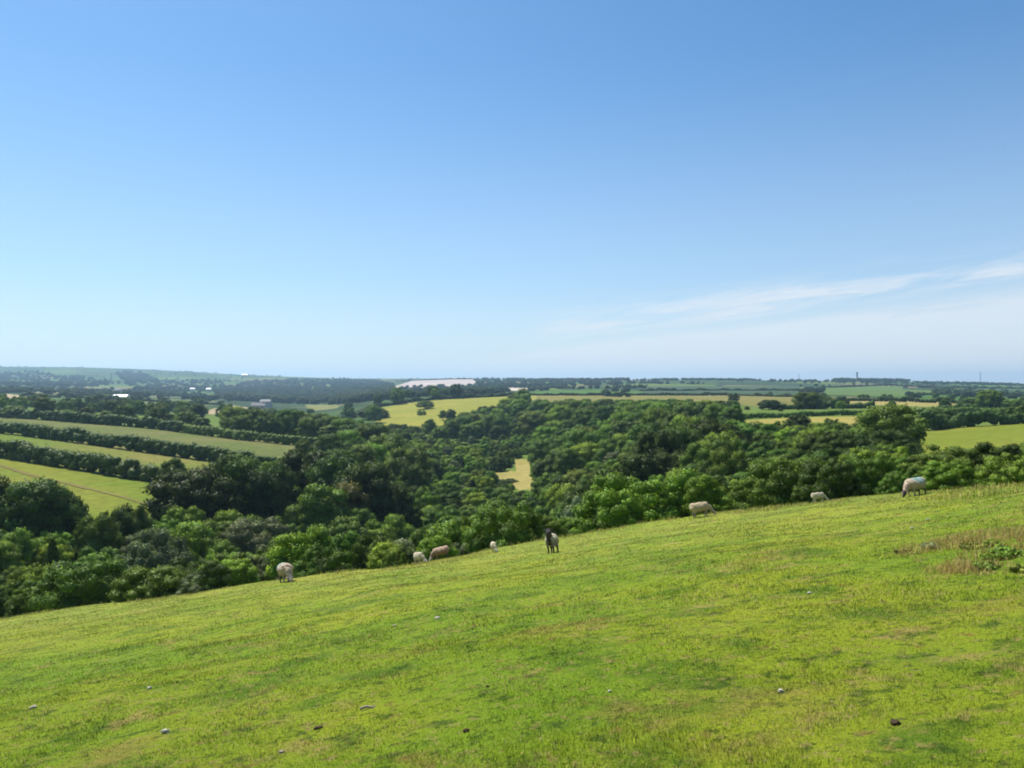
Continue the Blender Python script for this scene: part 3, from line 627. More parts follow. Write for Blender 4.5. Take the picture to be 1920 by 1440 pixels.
# hand-set trees: kind, pixel of crown middle, row of its top, distance, crown width in pixels, tone, label
HAND = [
 ('oak', 75, 897, 122, 165, 'deep', 'big dark oak at the near edge of the bright green meadow'),
 ('oak', 5, 893, 124, 95, 'dark', 'dark oak cut off by the picture edge beside the bright meadow'),
 ('ash', 128, 918, 126, 85, 'deep', 'narrower dark tree joined to the shoulder of the big meadow oak'),
 ('oak', 185, 962, 116, 85, 'mid', 'small mid green tree between the big meadow oak and the round tree'),
 ('oak', 246, 944, 124, 70, 'deep', 'small round dark tree where the brown track leaves the meadow'),
 ('bush', 192, 952, 130, 40, 'deep', 'little pointed dark bush against the bright meadow'),
 ('willow', 300, 988, 94, 120, 'grey', 'grey green willow below the black oak clump'),
 ('conifer', 103, 1004, 92, 42, 'deep', 'small pointed conifer in the scrub below the big meadow oak'),
 ('bush', 345, 990, 104, 90, 'fresh', 'fresh green shrub at the shaded foot of the black oak clump'),
 ('oak', 362, 876, 150, 165, 'dark', 'broad black oak at the field end of the dark clump'),
 ('oak', 330, 905, 149, 80, 'dark', 'low outer oak of the dark clump touching the bright meadow'),
 ('oak', 437, 850, 160, 140, 'deep', 'tallest domed oak of the dark clump with a sunlit crest'),
 ('oak', 485, 880, 158, 100, 'dark', 'dark oak in the middle of the clump behind the willow scrub'),
 ('oak', 520, 868, 172, 90, 'deep', 'oak on the far shoulder of the dark clump'),
 ('oak', 575, 842, 188, 130, 'dark', 'wide oak at the end of the middle hedge'),
 ('oak', 640, 850, 178, 130, 'deep', 'broad oak with olive sunlit top in the second dark clump'),
 ('oak', 690, 866, 168, 130, 'dark', 'big dark oak at the valley end of the second clump'),
 ('ash', 607, 905, 152, 95, 'mid', 'lighter feathery tree standing in front of the second dark clump'),
 ('oak', 735, 905, 166, 85, 'dark', 'dark rounded tree closing the second clump above the valley wood'),
 ('oak', 655, 905, 160, 90, 'bronze', 'bronze tinged oak in the face of the second dark clump'),
 ('poplar', 618, 795, 338, 44, 'deep', 'upright tree at the end of the long clipped hedge'),
 ('ash', 655, 796, 335, 58, 'deep', 'leaning tree beside the upright tree at the hedge end'),
 ('oak', 700, 795, 330, 78, 'deep', 'dark domed tree beyond the hedge end'),
 ('oak', 726, 812, 290, 95, 'mid', 'wide topped oak on the bank above the second clump'),
 ('oak', 765, 835, 250, 95, 'mid', 'pale lit oak at the edge of the bank above the valley'),
 ('oak', 775, 868, 230, 60, 'deep', 'dark oak under the pale lit oak on the valley bank'),
 ('bush', 770, 905, 235, 80, 'bright', 'bright yellow green shrub at the foot of the second clump'),
 ('bush', 812, 898, 255, 66, 'bright', 'bright green sallow in the open valley bottom'),
 ('bush', 860, 885, 290, 64, 'fresh', 'fresh green sallow halfway to the straw clearing'),
 ('conifer', 885, 898, 262, 36, 'dark', 'single dark pointed conifer in the bright valley sallows'),
 ('bush', 950, 897, 300, 42, 'deep', 'dark bush in front of the straw clearing'),
 ('ash', 1022, 855, 330, 66, 'deep', 'dark tree closing the straw clearing on its uphill side'),
 ('ash', 940, 826, 470, 60, 'mid', 'tree on the far side of the straw clearing'),
 ('willow', 1088, 928, 82, 92, 'pale', 'pale silvery willow above the black faced lamb'),
 ('oak', 1148, 872, 108, 96, 'deep', 'dark rounded tree beside the pale silvery willow'),
 ('oak', 1228, 803, 150, 110, 'dark', 'tallest dark oak in the middle of the near wood'),
 ('oak', 1205, 850, 140, 80, 'dark', 'dark oak at the front of the tall near wood group'),
 ('oak', 1275, 797, 170, 130, 'deep', 'wide oak behind the tallest dark oak'),
 ('oak', 1325, 786, 178, 140, 'dark', 'very broad dark oak on the brow of the near wood'),
 ('oak', 1265, 845, 142, 95, 'dark', 'dark oak facing the pasture in the near wood'),
 ('oak', 1363, 836, 122, 70, 'mid', 'small round lone tree among the thorn scrub on the slope'),
 ('bush', 1262, 905, 96, 90, 'olive', 'olive shrub under the tall dark oaks'),
 ('bush', 1190, 955, 62, 80, 'bright', 'bright bush at the pasture edge beside the pale fleeced sheep'),
 ('bush', 1345, 922, 62, 110, 'fresh', 'fresh green bush above the pale fleeced ewe'),
 ('bush', 1430, 905, 70, 120, 'mid', 'mid green bush at the pasture edge between two ewes'),
 ('bush', 1550, 893, 58, 140, 'bright', 'bright bush right behind the small white lamb'),
 ('scrub', 1610, 835, 88, 190, 'deep', 'big domed thorn thicket in front of the big round tree'),
 ('scrub', 1500, 850, 110, 170, 'mid', 'mid green thorn thicket down the slope from the big thicket'),
 ('oak', 1668, 756, 150, 140, 'mid', 'big round lone tree beside the green pasture'),
 ('bush', 1678, 832, 92, 62, 'bright', 'small bright thorn under the big round tree'),
 ('oak', 1420, 790, 200, 100, 'mid', 'broad tree on the brow before the straw field'),
 ('oak', 1497, 777, 235, 46, 'dark', 'dark bush tree standing in front of the straw field'),
 ('scrub', 1800, 832, 62, 190, 'mid', 'low thorn scrub along the far edge of the pasture'),
 ('bush', 1870, 824, 60, 130, 'deep', 'highest thorn bush at the pasture corner'),
 ('bush', 1900, 845, 46, 130, 'fresh', 'fresh green thorn bush nearest the pasture corner'),
 ('bush', 1780, 858, 50, 110, 'fresh', 'fresh green thorn bush behind the ewe with the blue mark'),
 ('bush', 1730, 870, 52, 70, 'mid', 'small thorn bush directly above the ewe with the blue mark'),
 ('oak', 797, 751, 760, 30, 'mid', 'lone tree in the middle of the yellow sloping field'),
 ('bush', 790, 768, 700, 20, 'fresh', 'bush at the foot of the lone field tree'),
 ('poplar', 845, 766, 640, 22, 'dark', 'dark narrow tree at the bottom of the yellow field'),
 ('ash', 830, 769, 645, 16, 'mid', 'slim paler tree next to the dark narrow field tree'),
 ('oak', 700, 764, 700, 56, 'dark', 'dark wood-edge oak against the yellow field'),
 ('oak', 1515, 734, 470, 54, 'deep', 'tall round tree above the straw field hedge'),
 ('oak', 1442, 749, 460, 40, 'dark', 'dark round tree standing out on the straw strip'),
 ('oak', 1376, 736, 620, 24, 'deep', 'single tree on the straw strip'),
 ('oak', 1762, 766, 276, 62, 'deep', 'rounded tree in the hedge behind the green pasture'),
 ('oak', 1857, 730, 480, 52, 'mid', 'tall domed tree rising above the far hedges'),
 ('oak', 1820, 746, 500, 40, 'deep', 'lower tree beside the tall domed hedge tree'),
 ('oak', 1900, 748, 470, 44, 'mid', 'spreading tree at the picture edge above the hedge'),
 ('oak', 381, 783, 398, 26, 'deep', 'small round tree at the step in the hedge'),
 ('ash', 84, 745, 448, 40, 'deep', 'tallest tree of the hedge line over the narrow field'),
 ('ash', 163, 763, 430, 34, 'dark', 'dark tree in the hedge line over the narrow field'),
 ('oak', 234, 760, 420, 42, 'deep', 'round tree in the middle of the tree lined hedge'),
 ('oak', 296, 762, 412, 40, 'deep', 'round tree towards the end of the tree lined hedge'),
 ('oak', 350, 770, 405, 44, 'mid', 'last full tree of the tree lined hedge'),
 ('oak', 25, 760, 455, 40, 'mid', 'low tree of the hedge line near the picture edge'),
 ('oak', 125, 768, 440, 36, 'mid', 'paler tree filling a gap in the tree lined hedge'),
 ('oak', 200, 770, 425, 32, 'mid', 'small paler tree in the tree lined hedge'),
 ('oak', 320, 775, 408, 30, 'dark', 'small dark tree near the end of the tree lined hedge'),
 ('ash', 325, 858, 192, 42, 'deep', 'rounded thorn tree ending the lowest hedge'),
 ('bush', 160, 1085, 66, 120, 'olive', 'olive bush at the lower pasture edge'),
 ('bush', 60, 1060, 72, 120, 'fresh', 'fresh green bush at the lower pasture edge'),
 ('bush', 15, 1090, 64, 90, 'deep', 'dark bush in the bottom corner of the wood edge'),
 ('bush', 230, 1072, 68, 90, 'fresh', 'fresh bush beside the olive bush at the pasture edge'),
 ('bush', 320, 1062, 66, 90, 'mid', 'mid green bush below the grey willow'),
 ('bush', 410, 1048, 64, 110, 'bright', 'bright leafy bush at the pasture edge near the grazing ewe'),
 ('willow', 375, 1072, 58, 80, 'grey', 'low grey green sallow at the pasture edge'),
 ('bush', 480, 1040, 66, 90, 'grey', 'greyish bush behind the ewe grazing furthest downhill'),
 ('ash', 590, 985, 72, 80, 'fresh', 'fresh green tree above the ewe grazing furthest downhill'),
 ('ash', 545, 1000, 74, 70, 'mid', 'mid green tree directly behind the ewe grazing furthest downhill'),
 ('ash', 655, 990, 66, 85, 'mid', 'tall leafy sapling between two groups of sheep'),
 ('bush', 700, 1000, 60, 100, 'deep', 'dark hawthorn behind the pair of grazing lambs'),
 ('bush', 745, 1025, 54, 70, 'mid', 'small hawthorn behind the cream lamb'),
 ('bush', 850, 1010, 56, 90, 'grey', 'grey green elder bush behind the brownish ewe'),
 ('bush', 935, 1003, 56, 60, 'olive', 'olive bush behind the small pale lamb'),
 ('bush', 985, 975, 62, 90, 'mid', 'mid green bush on the field edge before the black faced lamb'),
 ('bush', 820, 975, 74, 110, 'deep', 'dark rounded bush beyond the pair of grazing sheep'),
 ('bush', 900, 960, 78, 100, 'fresh', 'fresh green bush in the scrub beyond the small pale lamb'),
]
for a in HAND: spec(a[0], *a[1:6], label=a[6])
for p, a in zip(PLANTS, HAND):
    if p['h'] > 13 or p['h'] < 2.2 or p['w'] > 1.9 * p['h']: print('CHK', a[:6], round(p['h'], 1), round(p['w'], 1))

# field outlines that must stay open, with their distance
OPEN = [(f[0], f[1]) for f in FIELDS if f[1] < 1000]
OPEN_T = [
 ([(0,868),(300,915),(300,935),(270,940),(225,950),(150,940),(90,900),(0,885)], 150),
 ([(0,815),(420,873),(390,880),(340,868),(250,870),(0,828)], 210),
 ([(0,788),(300,808),(560,840),(540,850),(300,836),(0,793)], 260),
 ([(722,796),(722,765),(870,747),(940,744),(900,757),(850,772),(800,781),(735,788)], 690),
 ([(1005,742),(1430,744),(1490,747),(1490,756),(1400,748),(1300,745),(1005,744)], 760),
 ([(1400,785),(1640,778),(1640,786),(1400,788)], 240),
 ([(1728,845),(1742,808),(1920,796),(1920,822),(1840,825),(1760,850)], 105),
 ([(938,886),(994,884),(998,910),(980,912),(966,899),(938,891)], 350),
 ([(970,862),(994,864),(994,884),(972,884)], 400),
 ([(1580,750),(1800,756),(1800,760),(1700,758)], 480),
 ([(1790,778),(1880,780),(1880,784),(1790,784)], 290),
]
OPEN_S = []
for P, Y in OPEN_T:
    Pa = np.array(P, float)
    a, b = np.meshgrid(np.arange(Pa[:, 0].min(), Pa[:, 0].max() + 1, 5.0), np.arange(Pa[:, 1].min(), Pa[:, 1].max() + 1, 1.5))
    k = inpoly(a.ravel(), b.ravel(), P)
    OPEN_S.append((a.ravel()[k], b.ravel()[k], Y))
def blocks(x, y, h, w, z):
    u0, vt = proj(x, y, z + h); _, vb = proj(x, y, z); hw = w * 0.52 * F / y
    cv_, hh = (vt + vb) / 2 - 1, (vb - vt) * 0.56 + 1
    for a, b, Y in OPEN_S:
        if y < Y + 3 and len(a) and (((a - u0) / hw) ** 2 + (np.abs(b - cv_) / hh) ** 3 < 1).any(): return True
    return False

def tone_for(y, g):
    if y < 110: p = [('mid', .27), ('fresh', .36), ('bright', .16), ('olive', .05), ('deep', .12), ('grey', .04)]
    elif y < 260: p = [('mid', .36), ('fresh', .26), ('deep', .20), ('olive', .08), ('bright', .06), ('grey', .04)]
    else: p = [('deep', .30), ('mid', .44), ('fresh', .16), ('olive', .10)]
    r = g.random(); s = 0
    for t, q in p:
        s += q
        if r < s: return t
    return 'mid'

def fill():
    g = np.random.default_rng(21)
    cell = {}
    def near(x, y, r):
        ci, cj = int(x // 8), int(y // 8)
        for i in range(ci - 3, ci + 4):
            for j in range(cj - 3, cj + 4):
                for (px, py, pr) in cell.get((i, j), ()):
                    if (px - x) ** 2 + (py - y) ** 2 < ((0.92 if y > 230 else 0.84) * (r + pr)) ** 2: return True
        return False
    for p in PLANTS:
        cell.setdefault((int(p['x'] // 8), int(p['y'] // 8)), []).append((p['x'], p['y'], p['w'] * 0.5))
    out = []
    # (number of tries, nearest, furthest, u range)
    for it in range(60000):
        y = math.exp(g.uniform(math.log(46), math.log(1000)))
        u = g.uniform(-260, 2180)
        if g.random() > min(1.0, (y / 650) ** 1.05 + 0.10): continue
        x = (u - CU) / F * y
        ye = np.interp(u, EDGE_U, EDGE_Y)
        if y < ye + 9: continue
        z = float(ground(x, y)); uu, v = proj(x, y, z)
        # open country: few trees
        if u < 700 and y > 440 and g.random() > 0.004 + 0.045 * (fbm(x / 120, y / 60, 9, 2) > 0.12) * (y < 900): continue
        if u < 430 and y > 150 and v < 968 and y < 440: continue
        if u > 1380 and y > 245 and g.random() > 0.02: continue
        if 1690 < u and 100 < y < 275: continue
        if 700 < u < 1380 and y > 690 and g.random() > 0.06: continue
        if any(Y < y + 30 and inpoly(np.array(u), np.array(v), P) for P, Y in OPEN): continue
        if u > 1380:   kind, h = ('scrub' if g.random() < .3 else 'bush'), g.uniform(2.6, 4.2) if y < 120 else g.uniform(3.5, 6.5)
        elif y < ye + 45: kind, h = ('bush' if g.random() < .8 else 'ash'), g.uniform(2.8, 5.0)
        elif 730 < u < 1015 and 130 < y < 470: kind, h = ('bush' if g.random() < .6 else ('ash' if g.random() < .5 else 'oak')), g.uniform(4.5, 9.0)
        elif y < 130:  kind, h = ('bush' if g.random() < .55 else ('ash' if g.random() < .5 else 'oak')), g.uniform(4.5, 7.5)
        elif y < 240:  kind, h = ('oak' if g.random() < .5 else ('bush' if g.random() < .5 else 'ash')), g.uniform(6, 9.5)
        elif y < 450:  kind, h = ('oak' if g.random() < .75 else 'ash'), g.uniform(9, 15)
        else:          kind, h = ('oak' if g.random() < .85 else 'ash'), g.uniform(11, 18)
        if u < 700 and y > 440: h *= 0.62; kind = 'oak' if g.random() < .5 else 'bush'
        if u > 1380 and y > 150: kind = 'oak' if g.random() < .5 else 'bush'
        wf = {'oak': 1.05, 'ash': 0.8, 'bush': 1.4, 'scrub': 2.1}[kind]
        w = h * wf * g.uniform(0.88, 1.12)
        if near(x, y, w * 0.5): continue
        if blocks(x, y, h, w, z):
            kind, h = 'bush', h * 0.42; w = h * 1.4
            if near(x, y, w * 0.5) or blocks(x, y, h, w, z): continue
        # a plant may not hide the skyline of the pasture nor rise over the far plateau strip
        cell.setdefault((int(x // 8), int(y // 8)), []).append((x, y, w * 0.5))
        out.append(dict(kind=kind, x=x, y=y, h=h, w=w, tone=tone_for(100 if (730 < u < 1015 and 130 < y < 470) else y, g), label=None, group=None, k=None, hand=False))
    return out
FILL = fill()

def rank():
    """visible area of every planted tree on a coarse grid, near to far"""
    buf = np.zeros((GH, GW), bool)
    su = GW / 1920
    gu = (np.arange(GW) + .5) / su; gv = (np.arange(GH) + .5) / su
    buf |= gv[:, None] > np.interp(gu, crest_u, crest_v)[None, :]
    for p in sorted(PLANTS + FILL, key=lambda q: q['y']):
        z = float(ground(p['x'], p['y']))
        u, vt = proj(p['x'], p['y'], z + p['h']); _, vb = proj(p['x'], p['y'], z)
        hw = p['w'] * 0.5 * F / p['y']; cvv = vt + (vb - vt) * 0.48; hh = (vb - vt) * 0.52
        i0, i1 = int(max(0, (u - hw) * su)), int(min(GW, (u + hw) * su + 2)); j0, j1 = int(max(0, (cvv - hh) * su)), int(min(GH, (cvv + hh) * su + 2))
        p['u'], p['vt'], p['vb'], p['vis'] = u, vt, vb, 0.0
        if i1 <= i0 or j1 <= j0: continue
        m = ((gu[None, i0:i1] - u) / hw) ** 2 + ((gv[j0:j1, None] - cvv) / hh) ** 2 < 1
        p['vis'] = float((m & ~buf[j0:j1, i0:i1]).sum())
        buf[j0:j1, i0:i1] |= m
rank()

# landmarks that the labels of the wood's trees refer to
MARKS = [('the straw clearing', 965, 893), ('the pale silvery willow', 1088, 960), ('the black faced lamb', 1036, 1010), ('the big round lone tree', 1668, 805),
         ('the grey green willow', 300, 1025), ('the tallest dark oak', 1228, 850), ('the dark oak clump', 430, 930), ('the second oak clump', 670, 930),
         ('the big meadow oak', 75, 960), ('the pale fleeced ewe', 1317, 955), ('the small white lamb', 1538, 930), ('the blue marked ewe', 1717, 911),
         ('the downhill ewe', 535, 1072), ('the cream lamb', 788, 1046), ('the small pale lamb', 928, 1024), ('the small round lone tree', 1363, 866),
         ('the lone field tree', 797, 765), ('the yellow sloping field', 780, 775), ('the pointed conifer', 885, 920), ('the white barn', 227, 751),
         ('the tall round tree', 1515, 755), ('the hedge end', 620, 825), ('the wide topped oak', 726, 835), ('the straw strip', 1200, 745), ('the tree lined hedge', 230, 780)]
NUM = ['level with', 'one', 'two', 'three', 'four', 'five', 'six', 'seven', 'eight', 'nine', 'ten', 'eleven', 'twelve']
SHAPE = {'oak': 'domed tree', 'ash': 'oval tree', 'bush': 'round bush', 'scrub': 'spreading thicket', 'willow': 'willow', 'poplar': 'upright tree', 'conifer': 'conifer'}
used_labels = set()
def auto_label(p):
    u, v = p['u'], (p['vt'] * 0.6 + p['vb'] * 0.4)
    best = []
    for nm, mu, mv in MARKS:
        best.append((math.hypot((u - mu), (v - mv) * 1.3), nm, mu, mv))
    best.sort()
    size = 'tall' if p['h'] > 10 else ('small' if p['h'] < 4 else '')
    for d, nm, mu, mv in best[:8]:
        cw = 20.0
        nx = int(round(abs(u - mu) / cw)); ny = int(round(abs(v - mv) / cw))
        if nx > 12 or ny > 12: continue
        a = '' if nx == 0 else f"{NUM[nx]} {'left' if u < mu else 'right'} of"
        b = '' if ny == 0 else f"{NUM[ny]} {'above' if v < mv else 'below'}"
        if not a and not b: where = 'touching'
        elif a and b: where = f"about {b} and {a}"
        else: where = f"about {a or b}"
        lab = ' '.join(f"{size} {TONE_WORD[p['tone']]} {SHAPE[p['kind']]} {where} {nm}".split())
        if lab not in used_labels and len(lab.split()) <= 16:
            used_labels.add(lab); return lab
    return None

GROUP = {'tree': 'trees of the valley woods', 'bush': 'bushes on the valley slopes'}
# hand-set plants
for p in PLANTS:
    plant(p['kind'], p['x'], p['y'], p['h'], p['w'], p['tone'], p['label'], GROUP[CAT_OF[p['kind']]], True, sink=0.15 if CAT_OF[p['kind']] == 'bush' else 0.05)
shown = sorted([p for p in FILL if p['vis'] > 0 and -20 < p['u'] < 1940], key=lambda q: -q['vis'])
n_tree, n_bush, rest = 0, 0, []
ht = sum(CAT_OF[p['kind']] == 'tree' for p in PLANTS); hb = len(PLANTS) - ht
for p in shown:
    cat = CAT_OF[p['kind']]
    ok = (cat == 'tree' and ht + n_tree < 300) or (cat == 'bush' and hb + n_bush < 200)
    lab = auto_label(p) if ok else None
    if lab is None: rest.append(p); continue
    if cat == 'tree': n_tree += 1
    else: n_bush += 1
    plant(p['kind'], p['x'], p['y'], p['h'], p['w'], p['tone'], lab, GROUP[cat], p['y'] < 330, sink=0.15)
taken = set(id(p) for p in rest)
rest += [p for p in FILL if (p['vis'] <= 0 or not (-20 < p['u'] < 1940)) and id(p) not in taken]
print('plants: hand', len(PLANTS), 'trees', n_tree, 'bushes', n_bush, 'in the wood mass', len(rest))

# ---- woods as a mass: far woods and whatever of the valley wood no one could pick out
def far_points():
    g = np.random.default_rng(77)
    out = []
    WOODS = [  # outlines in photograph pixels, distance range, number, height range
      ([(400,735),(470,716),(560,712),(690,712),(740,722),(735,745),(690,760),(560,758),(430,752)], 1200, 4200, 1700, (9, 14)),
      ([(880,706),(1000,707),(1100,711),(1180,712),(1180,722),(1000,728),(900,726)], 1500, 3900, 420, (8, 12)),
      ([(-40,705),(60,697),(150,707),(240,722),(120,728),(-40,722)], 2400, 5600, 330, (10, 16)),
      ([(215,702),(260,698),(300,716),(240,722)], 2600, 5600, 200, (10, 16)),
      ([(300,716),(420,712),(420,735),(240,735)], 1500, 4800, 200, (8, 13)),
      ([(-40,722),(120,728),(300,732),(430,742),(430,756),(200,745),(-40,735)], 900, 2200, 190, (7, 11)),
      ([(740,728),(900,724),(960,730),(940,740),(720,756),(700,745)], 1000, 2500, 260, (7, 11)),
      ([(1440,714),(1920,720),(1920,724),(1440,717)], 2300, 3000, 220, (5, 9)),
      ([(1560,706),(1700,706),(1740,716),(1560,716)], 2300, 3000, 110, (7, 13)),
      ([(1220,706),(1400,706),(1420,714),(1200,714)], 2300, 3000, 160, (5, 9)),
    ]
    for P, y0, y1, n, (h0, h1) in WOODS:
        Pa = np.array(P, float); k = 0; t = 0
        us = g.uniform(Pa[:, 0].min(), Pa[:, 0].max(), n * 40); ys = np.exp(g.uniform(math.log(y0), math.log(y1), n * 40))
        xs = (us - CU) / F * ys; zs = ground(xs, ys); _, vv = proj(xs, ys, zs)
        ok = np.where(inpoly(us, vv, P))[0][:n]
        for i in ok:
            h = g.uniform(h0, h1); out.append((xs[i], ys[i], h, h * g.uniform(0.9, 1.3)))
    # scattered hedgerow trees over the far country
    us = g.uniform(-80, 2000, 60000); ys = np.exp(g.uniform(math.log(900), math.log(6000), 60000)); xs = (us - CU) / F * ys
    nz = np.abs(fbm(xs / 330, ys / 330, 31, 2)); ok = np.where(nz < 0.012)[0]
    zs = ground(xs, ys); _, vv = proj(xs, ys, zs)
    for i in ok:
        if any(inpoly(np.array(us[i]), np.array(vv[i]), f[0]) for f in FIELDS if f[1] > 900): continue
        h = g.uniform(4, 9); out.append((xs[i], ys[i], h, h * g.uniform(0.9, 1.5)))
    return out

def wood_mass(name, pts, col, label):
    """pts: (x, y, height, width); one object, crowns set on its points"""
    n = len(pts); P = np.array(pts, float)
    z = ground(P[:, 0], P[:, 1]) - 0.3
    me = bpy.data.meshes.new(name); me.vertices.add(n)
    me.vertices.foreach_set('co', np.stack([P[:, 0], P[:, 1], z], 1).astype(np.float32).ravel())
    g = np.random.default_rng(3)
    a = me.attributes.new('sc', 'FLOAT_VECTOR', 'POINT'); a.data.foreach_set('vector', np.stack([P[:, 3] / 1.1, P[:, 3] / 1.1, P[:, 2]], 1).astype(np.float32).ravel())
    a = me.attributes.new('rot', 'FLOAT_VECTOR', 'POINT'); a.data.foreach_set('vector', np.stack([np.zeros(n), np.zeros(n), g.uniform(0, 6.28, n)], 1).astype(np.float32).ravel())
    a = me.attributes.new('pid', 'INT', 'POINT'); a.data.foreach_set('value', g.integers(0, 4, n).astype(np.int32))
    o = link(name, me); o.color = (*col, 1)
    ng = bpy.data.node_groups.new('wood', 'GeometryNodeTree')
    ng.interface.new_socket('Geometry', in_out='INPUT', socket_type='NodeSocketGeometry'); ng.interface.new_socket('Geometry', in_out='OUTPUT', socket_type='NodeSocketGeometry')
    gi = ng.nodes.new('NodeGroupInput'); go = ng.nodes.new('NodeGroupOutput'); L = ng.links.new
    iop = ng.nodes.new('GeometryNodeInstanceOnPoints'); jn = ng.nodes.new('GeometryNodeJoinGeometry')
    crowns = [ob for ob in COL.objects if ob.type == 'MESH' and ob.data in [m[0] for m in PROTO['oak']]]
    seen = []
    for ob in crowns:
        if ob.data.name not in [s.data.name for s in seen]: seen.append(ob)
    for ob in seen:
        oi = ng.nodes.new('GeometryNodeObjectInfo'); oi.transform_space = 'ORIGINAL'; oi.inputs['Object'].default_value = ob; oi.inputs['As Instance'].default_value = True
        L(oi.outputs['Geometry'], jn.inputs[0])
    def attr(nm, typ):
        q = ng.nodes.new('GeometryNodeInputNamedAttribute'); q.data_type = typ; q.inputs['Name'].default_value = nm
        return q.outputs['Attribute']
    L(gi.outputs[0], iop.inputs['Points']); L(jn.outputs[0], iop.inputs['Instance'])
    iop.inputs['Pick Instance'].default_value = True
    L(attr('pid', 'INT'), iop.inputs['Instance Index'])
    e2r = ng.nodes.new('FunctionNodeEulerToRotation'); L(attr('rot', 'FLOAT_VECTOR'), e2r.inputs[0]); L(e2r.outputs[0], iop.inputs['Rotation'])
    L(attr('sc', 'FLOAT_VECTOR'), iop.inputs['Scale'])
    L(iop.outputs[0], go.inputs[0])
    md = o.modifiers.new('wood', 'NODES'); md.node_group = ng
    setp(o, label, 'woodland', None, 'stuff')
    return o
wood_mass('woodland', [(p['x'], p['y'], p['h'], p['w']) for p in rest], TONE['mid'], 'mass of green woodland filling the valley between the single trees')
fp = far_points()
wood_mass('woodland', fp, (0.050, 0.090, 0.030), 'far bluish woods and hedgerow trees on the skyline hills')
print('far', len(fp))

# ------------------------------------------------------------------ hedges
def hedge(pts, ymin, ymax, h, w, tone, label, n_per_m=44, leaf=0.36, hv=0.16, group='field hedges'):
    P = [Vector(solve(u, v, ymin, ymax)) for u, v in pts]
    g = np.random.default_rng(abs(hash(label)) % 9999 if False else len(label) * 37 + int(P[0].x) % 97)
    base = P[0].copy()
    lob = []; total = 0
    for a, b in zip(P[:-1], P[1:]):
        Ln = (b - a).length; step = w * 0.26; n = max(2, int(Ln / step)); total += Ln
        d = (b - a).normalized(); s = Vector((-d.y, d.x, 0))
        for i in range(n):
            q = a.lerp(b, i / n)
            z0 = float(ground(q.x, q.y))
            prof = 1 + hv * (2 * vnoise(q.x / 9, q.y / 9, 3)) + hv * 0.5 * (g.random() - 0.5)
            H = h * max(0.55, prof)
            r = w * 0.40 * (0.70 + 0.45 * g.random())
            off = s * (g.random() - 0.5) * w * 0.35
            for q_ in range(3):
                rr = r * g.uniform(0.8, 1.15)
                zz = H - rr * 0.85 if q_ == 0 else g.uniform(rr * 0.4, max(rr * 0.5, H - rr))
                l_ = (g.random() - 0.5) * w * 0.55; f_ = (g.random() - 0.5) * w * 0.3
                lob.append((q.x + s.x * l_ + d.x * f_ - base.x, q.y + s.y * l_ + d.y * f_ - base.y, z0 + zz - base.z, rr))
    me = leafmesh('hedge', lob, int(total * n_per_m * h / 4), leaf, g, cull=False, squash=1.0, core=0.78)
    o = link('hedge', me); o.location = base; o.color = (*TONE[tone], 1)
    setp(o, label, 'hedge', group)
    return o
hedge([(-120,838),(0,857),(70,868),(150,881),(220,893)], 150, 262, 5.2, 4.2, 'deep', 'thick dark hedge above the bright meadow on its upper half')
hedge([(222,893),(260,899),(300,906),(345,914)], 150, 262, 4.2, 4.0, 'deep', 'lumpy lower end of the dark hedge by the bright meadow', hv=0.6)
hedge([(-120,796),(0,812),(75,821),(150,831),(300,852),(420,869),(470,876)], 200, 352, 5.2, 4.4, 'deep', 'dark middle hedge between the two narrow fields')
hedge([(470,876),(515,881)], 200, 352, 4.0, 4.0, 'deep', 'short dark hedge stub beside the oak clump')
hedge([(-120,768),(0,782),(150,793),(300,805),(345,811)], 300, 480, 5.5, 5.0, 'deep', 'tree lined hedge along the top of the long narrow field', leaf=0.55, n_per_m=26)
hedge([(345,811),(450,825),(530,833),(612,840)], 300, 480, 4.4, 4.2, 'mid', 'straight clipped hedge running down to the upright tree', leaf=0.5, hv=0.12, n_per_m=30)
hedge([(430,806),(520,815),(606,822)], 330, 600, 5.0, 5.0, 'mid', 'second hedge behind the straight clipped hedge', leaf=0.55, n_per_m=26)
hedge([(1728,808),(1800,801),(1920,794),(2080,788)], 120, 290, 4.2, 3.8, 'deep', 'dark hedge behind the green pasture beside the big round tree', hv=0.5)
hedge([(1385,786),(1480,783),(1560,779),(1650,775)], 240, 360, 2.6, 2.6, 'mid', 'low hedge along the top of the straw field', hv=0.2, leaf=0.35)
hedge([(1745,778),(1830,776),(1930,778)], 290, 470, 3.4, 4.0, 'mid', 'hedge above the thin fawn strip', leaf=0.5)
hedge([(1000,741.5),(1200,741.5),(1360,741.5),(1430,743),(1500,745)], 900, 1150, 3.2, 4.0, 'dark', 'long thin dark hedge behind the straw strip', leaf=0.8, n_per_m=12, hv=0.5)
hedge([(705,765),(800,751.5),(870,747),(940,743.5),(1003,741)], 700, 1080, 4.0, 5.0, 'dark', 'dark hedge along the top of the yellow sloping field', leaf=0.8, n_per_m=12, hv=0.4)
hedge([(1490,752),(1600,752),(1700,754),(1810,757)], 560, 900, 3.6, 4.5, 'deep', 'hedge behind the thin gold strip', leaf=0.7, n_per_m=16, hv=0.6)
hedge([(1450,768),(1540,766),(1640,766)], 380, 600, 3.6, 5.0, 'deep', 'bushy hedge row below the tall round tree', leaf=0.6, n_per_m=22, hv=0.7)
hedge([(1760,770),(1840,768),(1940,770)], 400, 620, 3.2, 4.5, 'deep', 'bushy hedge row under the tall domed tree', leaf=0.6, n_per_m=22, hv=0.6)

